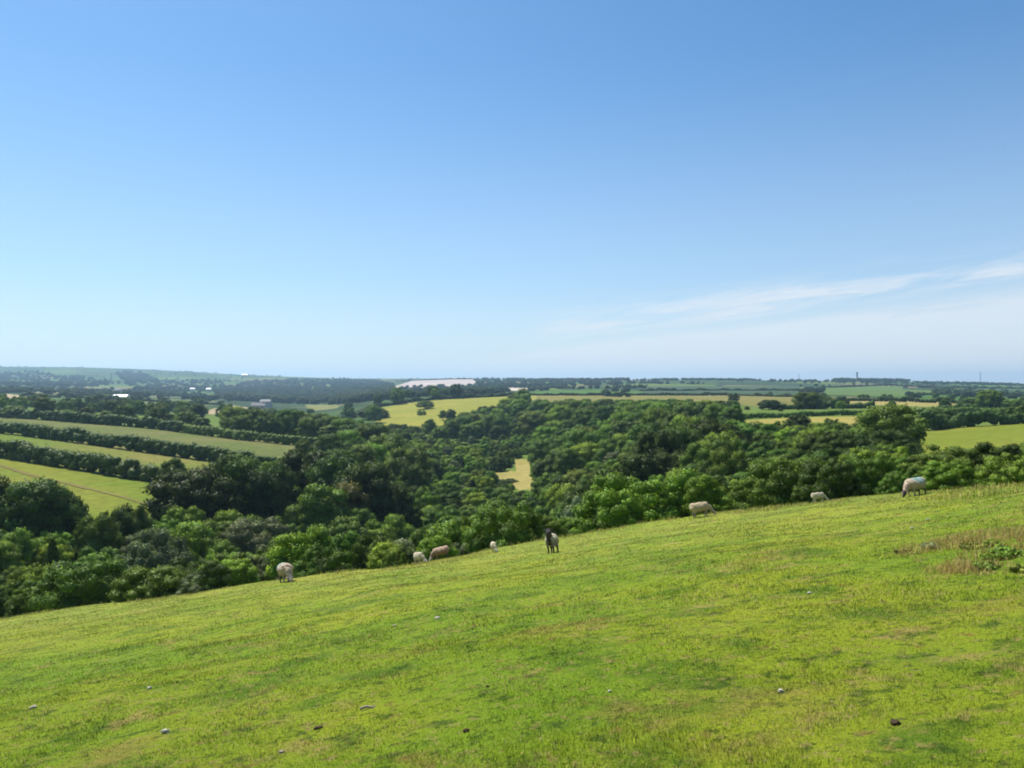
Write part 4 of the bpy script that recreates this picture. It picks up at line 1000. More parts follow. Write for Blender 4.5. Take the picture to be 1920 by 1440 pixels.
hedge([(748,714.5),(800,713),(888,711)], 1500, 4200, 6.0, 9.0, 'bronze', 'reddish hedge line across the pale field on the ridge', leaf=2.0, n_per_m=3, hv=0.8)
hedge([(-60,757),(60,759),(160,764),(300,769)], 520, 1100, 4.0, 5.0, 'mid', 'hedge in the paddocks behind the tree lined hedge', leaf=0.7, n_per_m=14, hv=0.8)
hedge([(40,744),(200,748),(330,756),(420,760)], 820, 1500, 5.0, 6.0, 'deep', 'hedge beyond the white barn paddocks', leaf=0.9, n_per_m=10, hv=0.8)
hedge([(-60,734),(120,736),(300,742),(480,750)], 1000, 1900, 7.0, 8.0, 'deep', 'line of trees before the far blue hills', leaf=1.2, n_per_m=8, hv=0.9)
hedge([(1200,733),(1350,732),(1545,733)], 1300, 2200, 3.5, 5.0, 'deep', 'thin hedge across the blue green field', leaf=1.0, n_per_m=7, hv=0.7)
hedge([(1540,727),(1650,723),(1760,727),(1930,729)], 1500, 2600, 4.5, 6.0, 'deep', 'hedge along the top of the fresh green field', leaf=1.2, n_per_m=6, hv=0.7)
hedge([(1700,741),(1800,739),(1940,741)], 1000, 2000, 4.5, 6.0, 'deep', 'long hedge beyond the domed tree', leaf=1.0, n_per_m=8, hv=0.7)

# ------------------------------------------------------------------ sheep
def mat_sheep(name):
    m, nt, out = new_mat(name); L = nt.links.new
    a = N(nt, 'ShaderNodeAttribute', attribute_name='coat')
    tc = N(nt, 'ShaderNodeTexCoord'); nz = N(nt, 'ShaderNodeTexNoise'); nz.inputs['Scale'].default_value = 38; nz.inputs['Detail'].default_value = 4; L(tc.outputs['Object'], nz.inputs['Vector'])
    r = N(nt, 'ShaderNodeMapRange'); r.inputs[3].default_value = 0.78; r.inputs[4].default_value = 1.18; L(nz.outputs[0], r.inputs[0])
    h = N(nt, 'ShaderNodeHueSaturation'); L(a.outputs['Color'], h.inputs['Color']); L(r.outputs[0], h.inputs['Value'])
    b = N(nt, 'ShaderNodeBump'); b.inputs['Distance'].default_value = 0.02; L(nz.outputs[0], b.inputs['Height'])
    p = N(nt, 'ShaderNodeBsdfPrincipled'); p.inputs['Roughness'].default_value = 0.95; p.inputs['Specular IOR Level'].default_value = 0.1
    p.inputs['Sheen Weight'].default_value = 0.25
    L(h.outputs[0], p.inputs['Base Color']); L(b.outputs[0], p.inputs['Normal']); L(p.outputs[0], out.inputs[0])
    return m
M_SHEEP = mat_sheep('fleece')

def sheep(name, x, y, yaw, S, graze, headyaw, fleece, face, leg, label, mark=None, belly_shade=None, neckcol=None, lamb=False, stride=0.0):
    """nose towards +x before turning; S = height of the back in metres"""
    bm = bmesh.new()
    def ball(c, r, rot=None):
        M = Matrix.Translation(Vector(c))
        if rot: M = M @ Matrix.Rotation(rot[0], 4, rot[1])
        M = M @ Matrix.Diagonal((*r, 1))
        bmesh.ops.create_uvsphere(bm, u_segments=20, v_segments=12, radius=1, matrix=M)
    def limb(pts, rad):
        for (p, q, a, b) in zip(pts[:-1], pts[1:], rad[:-1], rad[1:]):
            p, q = Vector(p), Vector(q); d = q - p
            M = Matrix.Translation((p + q) / 2) @ d.to_track_quat('Z', 'Y').to_matrix().to_4x4()
            bmesh.ops.create_cone(bm, cap_ends=True, segments=12, radius1=a, radius2=b, depth=d.length, matrix=M)
            ball(q, (b, b, b))
        ball(pts[0], (rad[0],) * 3)
    wd = 0.90 if lamb else (1.28 if graze else 0.95)
    # trunk: rump, barrel, chest (unit: back at height 1)
    ball((-0.38, 0, 0.70), (0.30, 0.26 * wd, 0.29)); ball((-0.05, 0, 0.66), (0.46, 0.31 * wd, 0.32)); ball((0.33, 0, 0.68), (0.28, 0.25 * wd, 0.29))
    ball((-0.62, 0, 0.68), (0.06, 0.05, 0.13))                                   # tail
    cy_, sy_ = math.cos(headyaw), math.sin(headyaw)
    N0 = Vector((0.46, 0, 0.76))
    if graze:
        H = Vector((N0.x + 0.36 * cy_, 0.36 * sy_, 0.26)); nose = H + Vector((0.15 * cy_, 0.15 * sy_, -0.17))
    else:
        H = Vector((N0.x + 0.16 * cy_, 0.16 * sy_, 1.14)); nose = H + Vector((0.24 * cy_, 0.24 * sy_, -0.10))
    mid = N0.lerp(H, 0.5) + Vector((0, 0, 0.02))
    limb([N0 - Vector((0.1, 0, 0.02)), mid, H], [0.21 if not lamb else 0.17, 0.155 if not lamb else 0.125, 0.105])
    limb([H, H.lerp(nose, 0.6), nose], [0.105, 0.082, 0.052])
    fwd = (nose - H).normalized(); side = Vector((-sy_, cy_, 0)); up = fwd.cross(side) * -1
    if up.z < 0 and not graze: up = -up
    for s in (-1, 1):                                                             # ears, held out sideways
        e = H + side * s * 0.145 + fwd * 0.0 + Vector((0, 0, 0.035))
        M = Matrix.Translation(e) @ Matrix((side * s, fwd, (side * s).cross(fwd))).transposed().to_4x4() @ Matrix.Diagonal((0.095, 0.045, 0.022, 1))
        bmesh.ops.create_uvsphere(bm, u_segments=12, v_segments=8, radius=1, matrix=M)
    # legs
    st = stride
    for s in (-1, 1):
        q = 0.15 * wd * s
        limb([(0.33, q, 0.52), (0.34 + st * s, q, 0.27), (0.33 + st * 1.4 * s, q, 0.0)], [0.085, 0.047, 0.040])
        limb([(-0.40, q, 0.58), (-0.34, q, 0.42), (-0.46 - st * s, q * 1.05, 0.25), (-0.43 - st * 1.2 * s, q * 1.05, 0.0)], [0.13, 0.085, 0.047, 0.042])
    me0 = bpy.data.meshes.new('tmp'); bm.to_mesh(me0); bm.free()
    o0 = bpy.data.objects.new('tmp', me0); COL.objects.link(o0)
    r = o0.modifiers.new('r', 'REMESH'); r.mode = 'VOXEL'; r.voxel_size = 0.022
    s_ = o0.modifiers.new('s', 'SMOOTH'); s_.factor = 0.5; s_.iterations = 3
    dg = bpy.context.evaluated_depsgraph_get()
    me = bpy.data.meshes.new_from_object(o0.evaluated_get(dg)); me.name = name
    bpy.data.objects.remove(o0)
    n = len(me.vertices); co_ = np.empty(n * 3, np.float32); me.vertices.foreach_get('co', co_); co_ = co_.reshape(-1, 3)
    nrm = np.empty(n * 3, np.float32); me.vertices.foreach_get('normal', nrm); nrm = nrm.reshape(-1, 3)
    X, Yy, Z = co_.T
    headd = np.minimum(np.linalg.norm(co_ - np.array(H), axis=1), np.linalg.norm(co_ - np.array(nose), axis=1))
    ishead = headd < 0.155
    hx = (co_ - np.array(N0)) @ np.array((H - N0).normalized())
    isneck = (hx > 0.10) & (X > 0.42) & ~ishead
    isleg = (Z < 0.36) & (X < 0.5) & ~ishead & (hx < 0.2)
    wool = ~(ishead | isleg)
    lump = (vnoise(X * 9 + 3 * Yy, Z * 9 + Yy * 5, 4) + 0.6 * vnoise(X * 19, Z * 19 + Yy * 14, 8)) * 0.05
    co_ = co_ + nrm * (lump * wool)[:, None]
    C = np.tile(np.array(fleece, float), (n, 1))
    if belly_shade is not None:
        t = (1 - sstep(0.50, 0.80, Z))[:, None]; C = C * (1 - t) + np.array(belly_shade) * t  # shade on the underside painted into the fleece, fading out upwards
    if neckcol is not None:
        C[isneck] = neckcol
        if not graze: C[(X > 0.42) & (np.abs(Yy) < 0.12) & ~ishead] = neckcol  # backlit chest: its shade is put into the dark brown coat colour
    C[ishead] = face; C[isleg] = leg
    if mark is not None:
        mx, mr, mc = mark
        dd = np.sqrt(((X - mx) / mr) ** 2 + ((Z - 1.0) / 0.42) ** 2) + 0.25 * vnoise(X * 14, Yy * 14 + Z * 9, 2)
        t = (sstep(1.0, 0.7, dd) * wool)[:, None] * 0.85; C = C * (1 - t) + np.array(mc) * t
    me.vertices.foreach_set('co', (co_ * S).astype(np.float32).ravel())
    a = me.attributes.new('coat', 'FLOAT_COLOR', 'POINT'); a.data.foreach_set('color', np.concatenate([C, np.ones((n, 1))], 1).astype(np.float32).ravel())
    me.polygons.foreach_set('use_smooth', np.ones(len(me.polygons), bool))
    me.materials.clear(); me.materials.append(M_SHEEP)
    o = link(name, me)
    # stand on the slope: pitch and roll a little with the ground
    z0 = float(ground(x, y))
    fx = math.cos(yaw), math.sin(yaw)
    d = 0.4 * S
    sl_f = (float(ground(x + fx[0] * d, y + fx[1] * d)) - float(ground(x - fx[0] * d, y - fx[1] * d))) / (2 * d)
    sl_s = (float(ground(x - fx[1] * d * .5, y + fx[0] * d * .5)) - float(ground(x + fx[1] * d * .5, y - fx[0] * d * .5))) / d
    o.rotation_euler = (math.atan(sl_s) * 0.7, -math.atan(sl_f) * 0.9, yaw)
    o.location = (x, y, z0 - 0.03 * S)
    setp(o, label, 'sheep', 'sheep on the pasture')
    return o

def field_at(u, v):
    """place on the pasture seen at pixel (u, v), short of its crest"""
    ye = float(np.interp(u, EDGE_U, EDGE_Y))
    ys = np.linspace(2.4, ye + 1, 700); xs = (u - CU) / F * ys
    _, gv = proj(xs, ys, ground(xs, ys))
    k = int(np.argmin(np.abs(gv - v)))
    return float(xs[k]), float(ys[k])
CREAM = (0.62, 0.54, 0.42); WHITE = (0.50, 0.43, 0.29); PINK = (0.50, 0.36, 0.27); TEAL = (0.14, 0.26, 0.25); BLACK = (0.018, 0.014, 0.012)
def put(u, v, pxh, **kw):
    x, y = field_at(u, v)
    S = pxh * y / F
    return x, y, S
R = math.radians
x, y, S = put(537, 1091, 37); sheep('sheep', x, y, R(-62), S, True, R(5), (0.40, 0.30, 0.21), (0.42, 0.34, 0.29), (0.16, 0.13, 0.10), 'big shorn ewe grazing head down furthest down the slope', mark=(-0.35, 0.42, (0.28, 0.40, 0.33)))
x, y, S = put(787, 1058, 24); sheep('sheep', x, y, R(-55), S, True, R(20), WHITE, (0.55, 0.49, 0.40), (0.45, 0.40, 0.32), 'small cream lamb grazing beside the brownish ewe', lamb=True)
x, y, S = put(829, 1049, 25); sheep('sheep', x, y, R(195), S, True, R(0), (0.36, 0.245, 0.16), (0.36, 0.31, 0.26), (0.12, 0.09, 0.06), 'brownish pink ewe grazing towards the cream lamb', belly_shade=(0.25, 0.15, 0.10))
x, y, S = put(927, 1035, 20); sheep('sheep', x, y, R(-80), S, True, R(15), WHITE, (0.58, 0.48, 0.40), (0.50, 0.43, 0.33), 'tiny pale lamb alone at the field edge', lamb=True)
x, y, S = put(1037, 1037, 38); sheep('sheep', x, y, R(-106), S, False, R(16), (0.42, 0.37, 0.25), BLACK, (0.035, 0.028, 0.02), 'black faced lamb standing upright and looking this way', lamb=False, neckcol=(0.055, 0.040, 0.032), belly_shade=(0.26, 0.21, 0.15), stride=0.05)
x, y, S = put(1315, 969, 29); sheep('sheep', x, y, R(5), S, True, R(-5), (0.42, 0.33, 0.20), (0.42, 0.37, 0.28), (0.26, 0.22, 0.17), 'fawn fleeced ewe grazing sideways in front of the fresh green bush')
x, y, S = put(1536, 940, 20); sheep('sheep', x, y, R(2), S, True, R(0), WHITE, (0.62, 0.57, 0.46), (0.52, 0.46, 0.35), 'small white lamb grazing in front of the bright bush', lamb=True)
x, y, S = put(1719, 929, 35); sheep('sheep', x, y, R(203), S, True, R(0), (0.41, 0.33, 0.22), (0.035, 0.028, 0.022), (0.06, 0.048, 0.035), 'ewe with a blue green mark across its back', mark=(-0.12, 0.34, TEAL), neckcol=(0.42, 0.30, 0.22))

# ------------------------------------------------------------------ masts and buildings far off
M_STEEL = flat_mat('steel', (0.16, 0.17, 0.18), 0.6, 0.4, 0.1)
M_WALL = flat_mat('render_wall', (0.46, 0.45, 0.42), 0.8, 0.2, 0.08)
M_ROOF = flat_mat('slate', (0.14, 0.14, 0.15), 0.7, 0.3, 0.15, 1.0)
M_TIN = flat_mat('sheet_roof', (0.50, 0.52, 0.54), 0.45, 0.4, 0.06)
M_GLASS = flat_mat('window_glass', (0.03, 0.035, 0.04), 0.1, 0.5, 0.02)

def box_bm(bm, cx, cy, cz, sx, sy, sz):
    bmesh.ops.create_cube(bm, size=1, matrix=Matrix.Translation((cx, cy, cz)) @ Matrix.Diagonal((sx, sy, sz, 1)))
def bm_obj(name, bm, mat, parent):
    me = bpy.data.meshes.new(name); bm.to_mesh(me); bm.free(); me.materials.append(mat)
    return link(name, me, parent)

def house(name, u, v, ymin, ymax, L_, W_, H_, rise, yaw, wall, roof, label, cat, lift=0.0, door=False):
    x, y, z = solve(u, v, ymin, ymax)
    e = empty(name, (x, y, z + lift), yaw)
    bm = bmesh.new()
    # walls with gables
    prof = [(-W_ / 2, -4), (W_ / 2, -4), (W_ / 2, H_), (0, H_ + rise), (-W_ / 2, H_)]
    a = [bm.verts.new((-L_ / 2, p[0], p[1])) for p in prof]; b = [bm.verts.new((L_ / 2, p[0], p[1])) for p in prof]
    bm.faces.new(a[::-1]); bm.faces.new(b)
    for i in range(5): bm.faces.new((a[i], a[(i + 1) % 5], b[(i + 1) % 5], b[i]))
    bm_obj('wall', bm, wall, e)
    bm = bmesh.new(); t = 0.18; ov = 0.35
    for s in (-1, 1):
        n = math.hypot(W_ / 2, rise); k = (W_ / 2 + ov) / (W_ / 2)
        p0 = (0, H_ + rise + 0.01); p1 = (s * W_ / 2 * k, H_ + rise - rise * k + 0.01)
        vs_ = []
        for xx in (-L_ / 2 - ov, L_ / 2 + ov):
            for (py, pz) in (p0, p1): vs_ += [bm.verts.new((xx, py, pz)), bm.verts.new((xx, py, pz + t))]
        q = vs_
        for f in ((0, 2, 6, 4), (1, 5, 7, 3), (0, 1, 3, 2), (4, 6, 7, 5), (0, 4, 5, 1), (2, 3, 7, 6)): bm.faces.new([q[i] for i in f])
    rf = bm_obj('roof', bm, roof, e)
    if not door:
        bm = bmesh.new(); box_bm(bm, L_ * 0.38, 0, H_ + rise + 0.7, 0.9, 0.7, 1.6); bm_obj('chimney', bm, wall, rf)
        for i in range(3):
            bm = bmesh.new(); box_bm(bm, -L_ * 0.3 + i * L_ * 0.3, -W_ / 2, H_ * 0.62, 1.2, 0.12, 1.3); bm_obj('window', bm, M_GLASS, e)
    else:
        bm = bmesh.new(); box_bm(bm, 0, -W_ / 2, H_ * 0.42, 4.2, 0.14, H_ * 0.8); bm_obj('door', bm, M_STEEL, e)
    return setp(e, label, cat, 'far farm buildings')
house('barn', 227, 753, 500, 1500, 17, 12, 4.5, 2.5, 0.08, M_WALL, M_TIN, 'long white roofed barn among trees on the far slope', 'barn', 1.5, True)
house('farmhouse', 361, 736, 900, 2400, 13, 8, 5.2, 3.0, 0.2, M_WALL, M_TIN, 'small white house by dark trees beyond the paddocks', 'house', 5.0)
house('farmhouse', 392, 736, 900, 2400, 15, 8, 5.0, 3.0, -0.15, M_WALL, M_TIN, 'white house just beside the dark conifer-like trees', 'house', 5.0)
house('farmhouse', 459, 708, 2500, 5600, 36, 16, 9, 5, 0.1, M_WALL, M_TIN, 'lone white farm high on the far ridge', 'house', 6.0)
house('farmhouse', 484, 776, 560, 1300, 13, 8, 4.5, 2.8, 0.3, M_WALL, M_ROOF, 'pale house half hidden beyond the second hedge', 'house', 4.0)
house('farmhouse', 499, 764, 700, 1600, 16, 9, 4.5, 3.0, -0.2, M_WALL, M_ROOF, 'grey roofed house above the half hidden one', 'house', 4.0)
house('farmhouse', 222, 739, 800, 2000, 14, 8, 4.8, 2.8, 0.3, M_WALL, M_ROOF, 'small house above the white barn', 'house', 4.0)

def mast(u, v, ymin, ymax, hpx, wd, label, drum=False, name='radio_mast'):
    x, y, z = solve(u, v, ymin, ymax); Ht = hpx * y / F
    e = empty(name, (x, y, z))
    bm = bmesh.new()
    w0, w1 = wd, wd * 0.45
    def strut(p, q, r):
        p, q = Vector(p), Vector(q); d = q - p
        bmesh.ops.create_cone(bm, cap_ends=True, segments=6, radius1=r, radius2=r, depth=d.length, matrix=Matrix.Translation((p + q) / 2) @ d.to_track_quat('Z', 'Y').to_matrix().to_4x4())
    nseg = 9
    rr = wd * 0.09
    cs = [(-1, -1), (1, -1), (1, 1), (-1, 1)]
    for i in range(nseg):
        a, b = i / nseg, (i + 1) / nseg; wa, wb = (w0 + (w1 - w0) * a) / 2, (w0 + (w1 - w0) * b) / 2
        for k in range(4):
            c, d = cs[k], cs[(k + 1) % 4]
            strut((c[0] * wa, c[1] * wa, a * Ht), (c[0] * wb, c[1] * wb, b * Ht), rr)
            strut((c[0] * wa, c[1] * wa, a * Ht), (d[0] * wb, d[1] * wb, b * Ht), rr * 0.7)
            strut((c[0] * wb, c[1] * wb, b * Ht), (d[0] * wb, d[1] * wb, b * Ht), rr * 0.7)
    bm_obj('lattice', bm, M_STEEL, e)
    bm = bmesh.new()
    if drum:
        for zz, rr_ in ((0.90, 1.5), (0.74, 1.2), (0.58, 1.2)):
            for k in range(6):
                an = k * math.pi / 3
                bmesh.ops.create_cone(bm, cap_ends=True, segments=10, radius1=wd * 0.3, radius2=wd * 0.3, depth=Ht * 0.13, matrix=Matrix.Translation((math.cos(an) * wd * 0.62 * rr_ / 1.3, math.sin(an) * wd * 0.62 * rr_ / 1.3, zz * Ht)))
    else:
        for zz in (0.92, 0.7):
            for k in range(3):
                an = k * 2.1; bmesh.ops.create_cone(bm, cap_ends=True, segments=10, radius1=wd * 0.22, radius2=wd * 0.22, depth=Ht * 0.05, matrix=Matrix.Translation((math.cos(an) * wd * 0.5, math.sin(an) * wd * 0.5, zz * Ht)))
    bm_obj('antenna', bm, M_STEEL, e)
    return setp(e, label, 'mast', 'masts on the skyline')
mast(1607, 712, 1500, 2850, 17, 3.4, 'stout dark mast with antenna drums on the skyline', True)
mast(1838, 718, 1500, 2850, 23, 1.9, 'tall thin mast on the skyline above the domed tree')
mast(1498, 713, 1500, 2850, 13, 1.7, 'short faint mast on the skyline above the tall round tree')

# ------------------------------------------------------------------ small things lying in the pasture
M_STONE = flat_mat('pale_stone', (0.30, 0.275, 0.22), 0.9, 0.15, 0.3, 30, 0.01)
M_WOOL = flat_mat('shed_wool', (0.46, 0.43, 0.36), 0.95, 0.1, 0.15, 40, 0.01)
M_DUNG = flat_mat('dung', (0.055, 0.038, 0.024), 0.95, 0.1, 0.4, 30, 0.02)
M_WOOD = flat_mat('dead_wood', (0.30, 0.25, 0.19), 0.9, 0.1, 0.25, 20, 0.005)
def lump(name, u, v, wpx, hpx, mat, label, cat, rough=0.35, group=None, sub=3):
    x, y = field_at(u, v); z = float(ground(x, y))
    w = wpx * 0.75 * y / F; h = hpx * 0.5 * y / F
    bm = bmesh.new(); bmesh.ops.create_icosphere(bm, subdivisions=sub, radius=1)
    s = random.random() * 50
    for q in bm.verts:
        d = 1 + rough * (float(vnoise(q.co.x * 1.6 + s, q.co.y * 1.6 + q.co.z * 2.3, 3)) * 1.2 + float(vnoise(q.co.x * 4 + s, q.co.z * 4 + q.co.y * 3, 6)) * 0.7)
        q.co = Vector((q.co.x * d * w / 2, q.co.y * d * w / 2 * 0.8, q.co.z * d * h * 0.6))
    me = bpy.data.meshes.new(name); bm.to_mesh(me); bm.free()
    for p in me.polygons: p.use_smooth = True
    me.materials.append(mat)
    o = link(name, me); o.location = (x, y, z + h * 0.18 + 0.008); o.rotation_euler = (0, 0, random.random() * 6)
    return setp(o, label, cat, group)
lump('stone', 820, 1160, 15, 8, M_STONE, 'flat white stone in the middle of the pasture', 'stone', 0.5)
lump('stone', 62, 1328, 17, 9, M_STONE, 'pale stone near the picture edge in the grass', 'stone', 0.5)
lump('wool_tuft', 311, 1374, 17, 13, M_WOOL, 'fluffy white tuft of shed wool in front', 'wool', 1.0)
lump('stone', 1518, 1113, 14, 6, M_STONE, 'flat pale stone on the pasture towards the bramble patch', 'stone', 0.5)
lump('wool_tuft', 1464, 1299, 12, 9, M_WOOL, 'small white wool tuft on the mid green grass', 'wool', 1.0)
lump('stone', 528, 1413, 14, 8, M_STONE, 'small pale stone at the bottom of the pasture', 'stone', 0.5)
lump('stone', 740, 1174, 9, 6, M_STONE, 'little white stone just below the flat white stone', 'stone', 0.5)
lump('wool_tuft', 280, 1292, 10, 7, M_WOOL, 'little wool tuft in the lower slope grass', 'wool', 1.0)
lump('stone', 1710, 991, 9, 5, M_STONE, 'white stone a little above the dry bracken', 'stone', 0.5)
lump('stone', 1740, 975, 8, 5, M_STONE, 'small white stone below the blue marked ewe', 'stone', 0.5)
lump('wool_tuft', 1143, 1297, 9, 6, M_WOOL, 'tiny wool wisp near the middle of the pasture', 'wool', 1.0)
lump('dung_heap', 1678, 1360, 22, 13, M_DUNG, 'dark brown dung heap in the grass in front', 'dung', 0.8)
lump('dung_heap', 874, 1374, 13, 9, M_DUNG, 'small dark dung heap near the dead stick', 'dung', 0.8)
lump('dung_heap', 597, 1366, 22, 8, M_DUNG, 'flat dark dung heap beside bright grass', 'dung', 0.8)
lump('dung_heap', 914, 1288, 10, 5, M_DUNG, 'tiny dark dung pat in the middle grass', 'dung', 0.8)
def stick(u, v, wpx, label):
    x, y = field_at(u, v); w = wpx * y / F
    bm = bmesh.new(); pts = [Vector((-w / 2, 0, 0.02)), Vector((-w * .1, 0.01, 0.035)), Vector((w * 0.2, 0, 0.03)), Vector((w / 2, -0.01, 0.045))]
    prev = None
    for p, r in zip(pts, (0.011, 0.013, 0.010, 0.006)):
        ring = [bm.verts.new(p + Vector((0, math.cos(a * math.pi / 3) * r, math.sin(a * math.pi / 3) * r))) for a in range(6)]
        if prev: [bm.faces.new((prev[k], prev[(k + 1) % 6], ring[(k + 1) % 6], ring[k])) for k in range(6)]
        prev = ring
    me = bpy.data.meshes.new('stick'); bm.to_mesh(me); bm.free(); me.materials.append(M_WOOD)
    o = link('stick', me); o.location = (x, y, float(ground(x, y)) + 0.02); o.rotation_euler = (0, 0, 0.1)
    setp(o, label, 'stick')
stick(690, 1338, 30, 'short dead stick lying in the grass in front')

# ------------------------------------------------------------------ grass, dry bracken, brambles
def blades(name, x, y, h, w, g, mat, dry, lean=0.5, tone=None):
    n = len(x); z = ground(x, y) - 0.006
    a = g.uniform(0, 2 * math.pi, n); ld = g.uniform(0, 2 * math.pi, n); ln = h * lean * g.random(n) ** 0.7
    side = np.stack([np.cos(a), np.sin(a), np.zeros(n)], 1) * (w / 2)[:, None]
    lv = np.stack([np.cos(ld) * ln, np.sin(ld) * ln, np.zeros(n)], 1)
    P = np.stack([x, y, z], 1); up = np.stack([np.zeros(n), np.zeros(n), h], 1)
    m = P + up * 0.58 + lv * 0.38; t = P + up * np.sqrt(np.maximum(0.15, 1 - (ln / np.maximum(h, 1e-6)) ** 2 * 0.6))[:, None] + lv
    V = np.stack([P - side, P + side, m + side * 0.75, m - side * 0.75, t], 1).reshape(-1, 3)
    b = np.arange(n)[:, None] * 5
    q = (b + np.array([0, 1, 2, 3])).ravel(); tr = (b + np.array([3, 2, 4])).ravel()
    me = mesh_np(name, V, np.concatenate([q, tr]), np.concatenate([np.full(n, 4), np.full(n, 3)]), [mat])
    tone = g.random(n) if tone is None else tone
    at1 = me.attributes.new('tone', 'FLOAT', 'POINT'); at1.data.foreach_set('value', np.repeat(tone, 5).astype(np.float32))
    at2 = me.attributes.new('dry', 'FLOAT', 'POINT'); at2.data.foreach_set('value', np.repeat(dry, 5).astype(np.float32))
    return me
M_BLADE = mat_blades()
def make_grass():
    g = np.random.default_rng(9)
    X, Y = [], []
    # density falls with distance; blades there stand for small tufts
    n1 = 560000
    r = g.random(n1); y = 2.3 * (50 / 2.3) ** r
    u = g.uniform(-330, 2250, n1); x = (u - CU) / F * y
    ye = np.interp(u, EDGE_U, EDGE_Y); ok = y < ye + 4
    x, y = x[ok], y[ok]; n = len(x)
    clump = np.clip(0.5 + 1.1 * fbm(x / 0.55, y / 0.55, 12, 3), 0, 1)
    tall = np.clip(fbm(x / 2.6, y / 2.6, 14, 3) * 2.2, 0, 1)
    h = (0.012 + 0.020 * clump + 0.026 * tall * g.random(n)) * (0.6 + 0.8 * g.random(n)) * (1 + 0.008 * y)
    w = np.maximum(0.0035, 0.00085 * y) * (0.7 + 0.7 * g.random(n))
    dryp = np.clip(0.06 + 0.5 * fbm(x / 1.1, y / 1.1, 15, 3), 0.02, 0.55)
    dry = (g.random(n) < dryp) * (0.35 + 0.6 * g.random(n))
    # rough longer grass along the brow, in tufts
    m_ = 60000
    uf = g.uniform(-330, 2250, m_); yf = np.interp(uf, EDGE_U, EDGE_Y) + g.uniform(-5, 9, m_) ; xf = (uf - CU) / F * yf
    kf = fbm(xf / 1.4, yf / 1.4, 61, 3) > 0.05
    xf, yf = xf[kf], yf[kf]; mf = len(xf)
    x = np.concatenate([x, xf]); y = np.concatenate([y, yf]); n = len(x)
    h = np.concatenate([h, (0.08 + 0.30 * np.clip(fbm(xf / 3.1, yf / 3.1, 64, 2) + 0.15, 0, 1)) * (0.4 + 0.8 * g.random(mf))])
    w = np.concatenate([w, np.full(mf, 0.022)]); dry = np.concatenate([dry, (g.random(mf) < 0.35) * 0.8])
    me = blades('grass', x, y, h, w, g, M_BLADE, dry, 0.75, np.clip(0.55 * g.random(n) + 0.45 * np.clip(0.5 + 1.3 * fbm(x / 0.16, y / 0.16, 33, 2), 0, 1), 0, 1))
    setp(link('grass', me), 'short grazed grass covering the sloping pasture', 'grass', None, 'stuff')
make_grass()

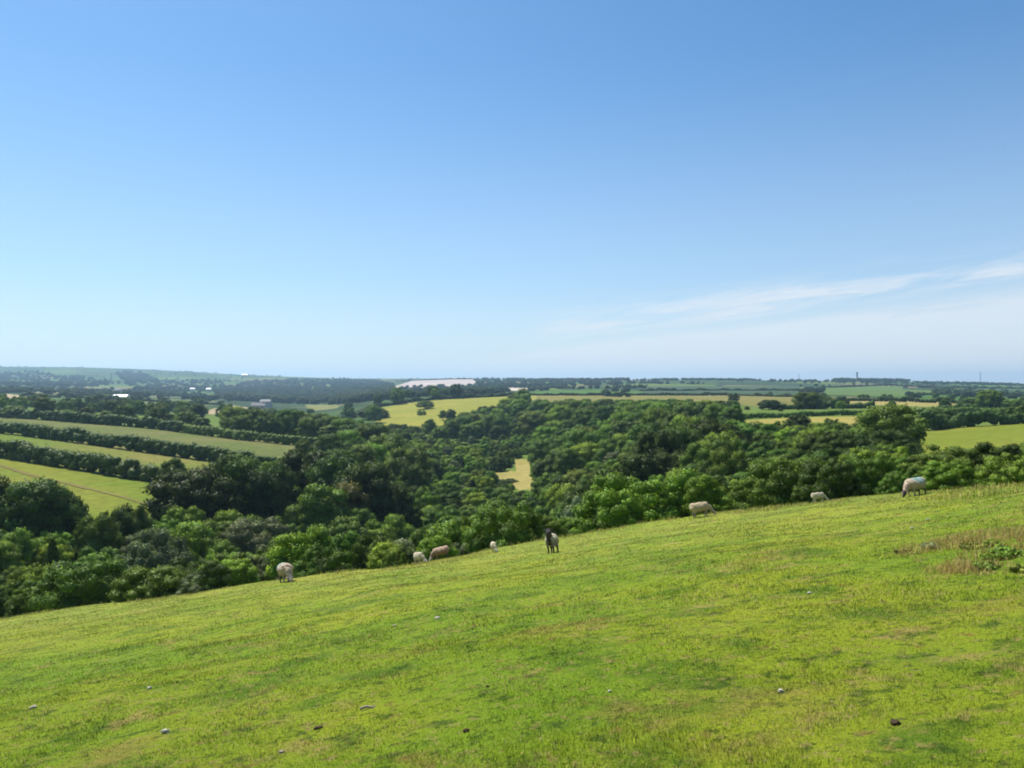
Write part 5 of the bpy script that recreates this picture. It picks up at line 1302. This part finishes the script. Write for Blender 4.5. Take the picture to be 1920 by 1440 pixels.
def make_bracken():
    g = np.random.default_rng(19)
    M_DRY, nt, out = new_mat('dry_bracken'); L = nt.links.new
    a = N(nt, 'ShaderNodeAttribute', attribute_name='tone'); cr = N(nt, 'ShaderNodeValToRGB')
    cr.color_ramp.elements[0].color = (0.27, 0.19, 0.055, 1); cr.color_ramp.elements[1].color = (0.52, 0.42, 0.17, 1)
    e = cr.color_ramp.elements.new(0.5); e.color = (0.40, 0.30, 0.085, 1)
    L(a.outputs['Fac'], cr.inputs[0])
    p = N(nt, 'ShaderNodeBsdfPrincipled'); p.inputs['Roughness'].default_value = 0.8; p.inputs['Specular IOR Level'].default_value = 0.15; L(cr.outputs[0], p.inputs['Base Color'])
    t = N(nt, 'ShaderNodeBsdfTranslucent'); L(cr.outputs[0], t.inputs['Color']); mx = N(nt, 'ShaderNodeMixShader'); mx.inputs[0].default_value = 0.3
    L(p.outputs[0], mx.inputs[1]); L(t.outputs[0], mx.inputs[2]); L(mx.outputs[0], out.inputs[0])
    def patch(u, v, ru, dens, label, h, sx=1.0):
        cx, cy_ = field_at(u, v); rx = ru * cy_ / F
        n = int(dens * rx * rx * 3 * sx)
        th = g.uniform(0, 6.283, n); rr = np.sqrt(g.random(n)) * 1.25
        x = cx + np.cos(th) * rr * rx; y = cy_ + np.sin(th) * rr * rx * sx
        keep = fbm(x / 0.7 + 3, y / 0.7, 51, 3) + 0.95 - rr * 0.70 > 0.18 + 0.25 * g.random(n)
        x, y, rr = x[keep], y[keep], rr[keep]; n = len(x)
        hh = h * (0.25 + 0.9 * g.random(n)) * (1.1 - 0.5 * rr); w = np.full(n, 0.011)
        me = blades('dry_bracken', x, y, hh, w, g, M_DRY, np.zeros(n), 1.0)
        setp(link('dry_bracken', me), label, 'bracken', None, 'stuff')
    patch(1800, 1068, 100, 1900, 'rusty dry bracken stalks at the near edge of the bramble patch', 0.15, 1.1)
    patch(1890, 1002, 90, 700, 'rusty dead grass behind the bramble patch', 0.15, 1.8)
    patch(1840, 1030, 120, 500, 'thin straw stalks standing beside the bramble patch', 0.24, 1.6)
    # low brambles: small leafy plants
    for i, (u, v, wpx, hpx, tone, lab) in enumerate([
        (1846, 1068, 58, 30, 'olive', 'low green bramble in front of the dry stalks'),
        (1892, 1046, 76, 44, 'mid', 'biggest green bramble mound in the dry patch'),
        (1826, 1028, 46, 26, 'olive', 'small bramble tuft among the straw stalks'),
        (1915, 1072, 46, 26, 'olive', 'pale bramble at the picture edge'),
        (1868, 1022, 44, 24, 'fresh', 'fresh green bramble at the back of the dry patch'),
        (1862, 1052, 36, 24, 'mid', 'little bramble between the low one and the biggest mound'),
        (1697, 1036, 40, 12, 'bronze', 'low brown weed clump short of the bramble patch'),
        (1747, 1030, 26, 30, 'grey', 'single grey green thistle short of the bramble patch')]):
        x, y = field_at(u, v); wm = wpx * y / F; hm = hpx * 0.62 * y / F
        lob = []
        for k in range(14):
            a = g.random() * 6.283; q = math.sqrt(g.random()) * 0.42 * wm; r = (0.16 + 0.14 * g.random()) * min(wm, hm * 1.6)
            lob.append((q * math.cos(a), q * math.sin(a), r * 0.4 + max(0.0, (hm - r * 1.3)) * g.random() * (1 - q / (0.6 * wm)), r))
        me = leafmesh('bramble', lob, 1100, 0.034, g, core=0.25, tone_amp=0.8)
        nm = 'thistle' if 'thistle' in lab else ('weed_clump' if 'weed' in lab else 'bramble')
        o = link(nm, me); o.location = (x, y, float(ground(x, y)) - 0.01); c = TONE[tone]; o.color = (c[0] * 1.7, c[1] * 1.5, c[2] * 1.7, 1)
        setp(o, lab, 'plant', 'low plants of the bramble patch')
make_bracken()

# ------------------------------------------------------------------ the air
def haze():
    x0, x1, y0, y1, z0, z1 = -15500, 15500, -60, 12700, -190, 175
    bm = bmesh.new()
    bmesh.ops.create_cube(bm, size=1, matrix=Matrix.Translation(((x0 + x1) / 2, (y0 + y1) / 2, (z0 + z1) / 2)) @ Matrix.Diagonal((x1 - x0, y1 - y0, z1 - z0, 1)))
    m, nt, out = new_mat('haze')
    v = N(nt, 'ShaderNodeVolumePrincipled'); v.inputs['Color'].default_value = (0.50, 0.76, 1.0, 1); v.inputs['Density'].default_value = HAZE; v.inputs['Anisotropy'].default_value = 0.35
    nt.links.new(v.outputs[0], out.inputs['Volume'])
    me = bpy.data.meshes.new('haze'); bm.to_mesh(me); bm.free(); me.materials.append(m)
    setp(link('haze', me), 'thin blue summer haze over the far hills', 'haze', None, 'stuff')
HAZE = 1.0e-4
haze()
dg = bpy.context.evaluated_depsgraph_get()
_z = [ob for ob in COL.objects if ob.name.startswith('ground')]
if _z:
    c = np.empty(len(_z[0].data.vertices) * 3, np.float32); _z[0].data.vertices.foreach_get('co', c); c = c.reshape(-1, 3); print('ground z', c[:, 2].min(), c[:, 2].max(), c[:, 1].max(), c[:, 0].max())
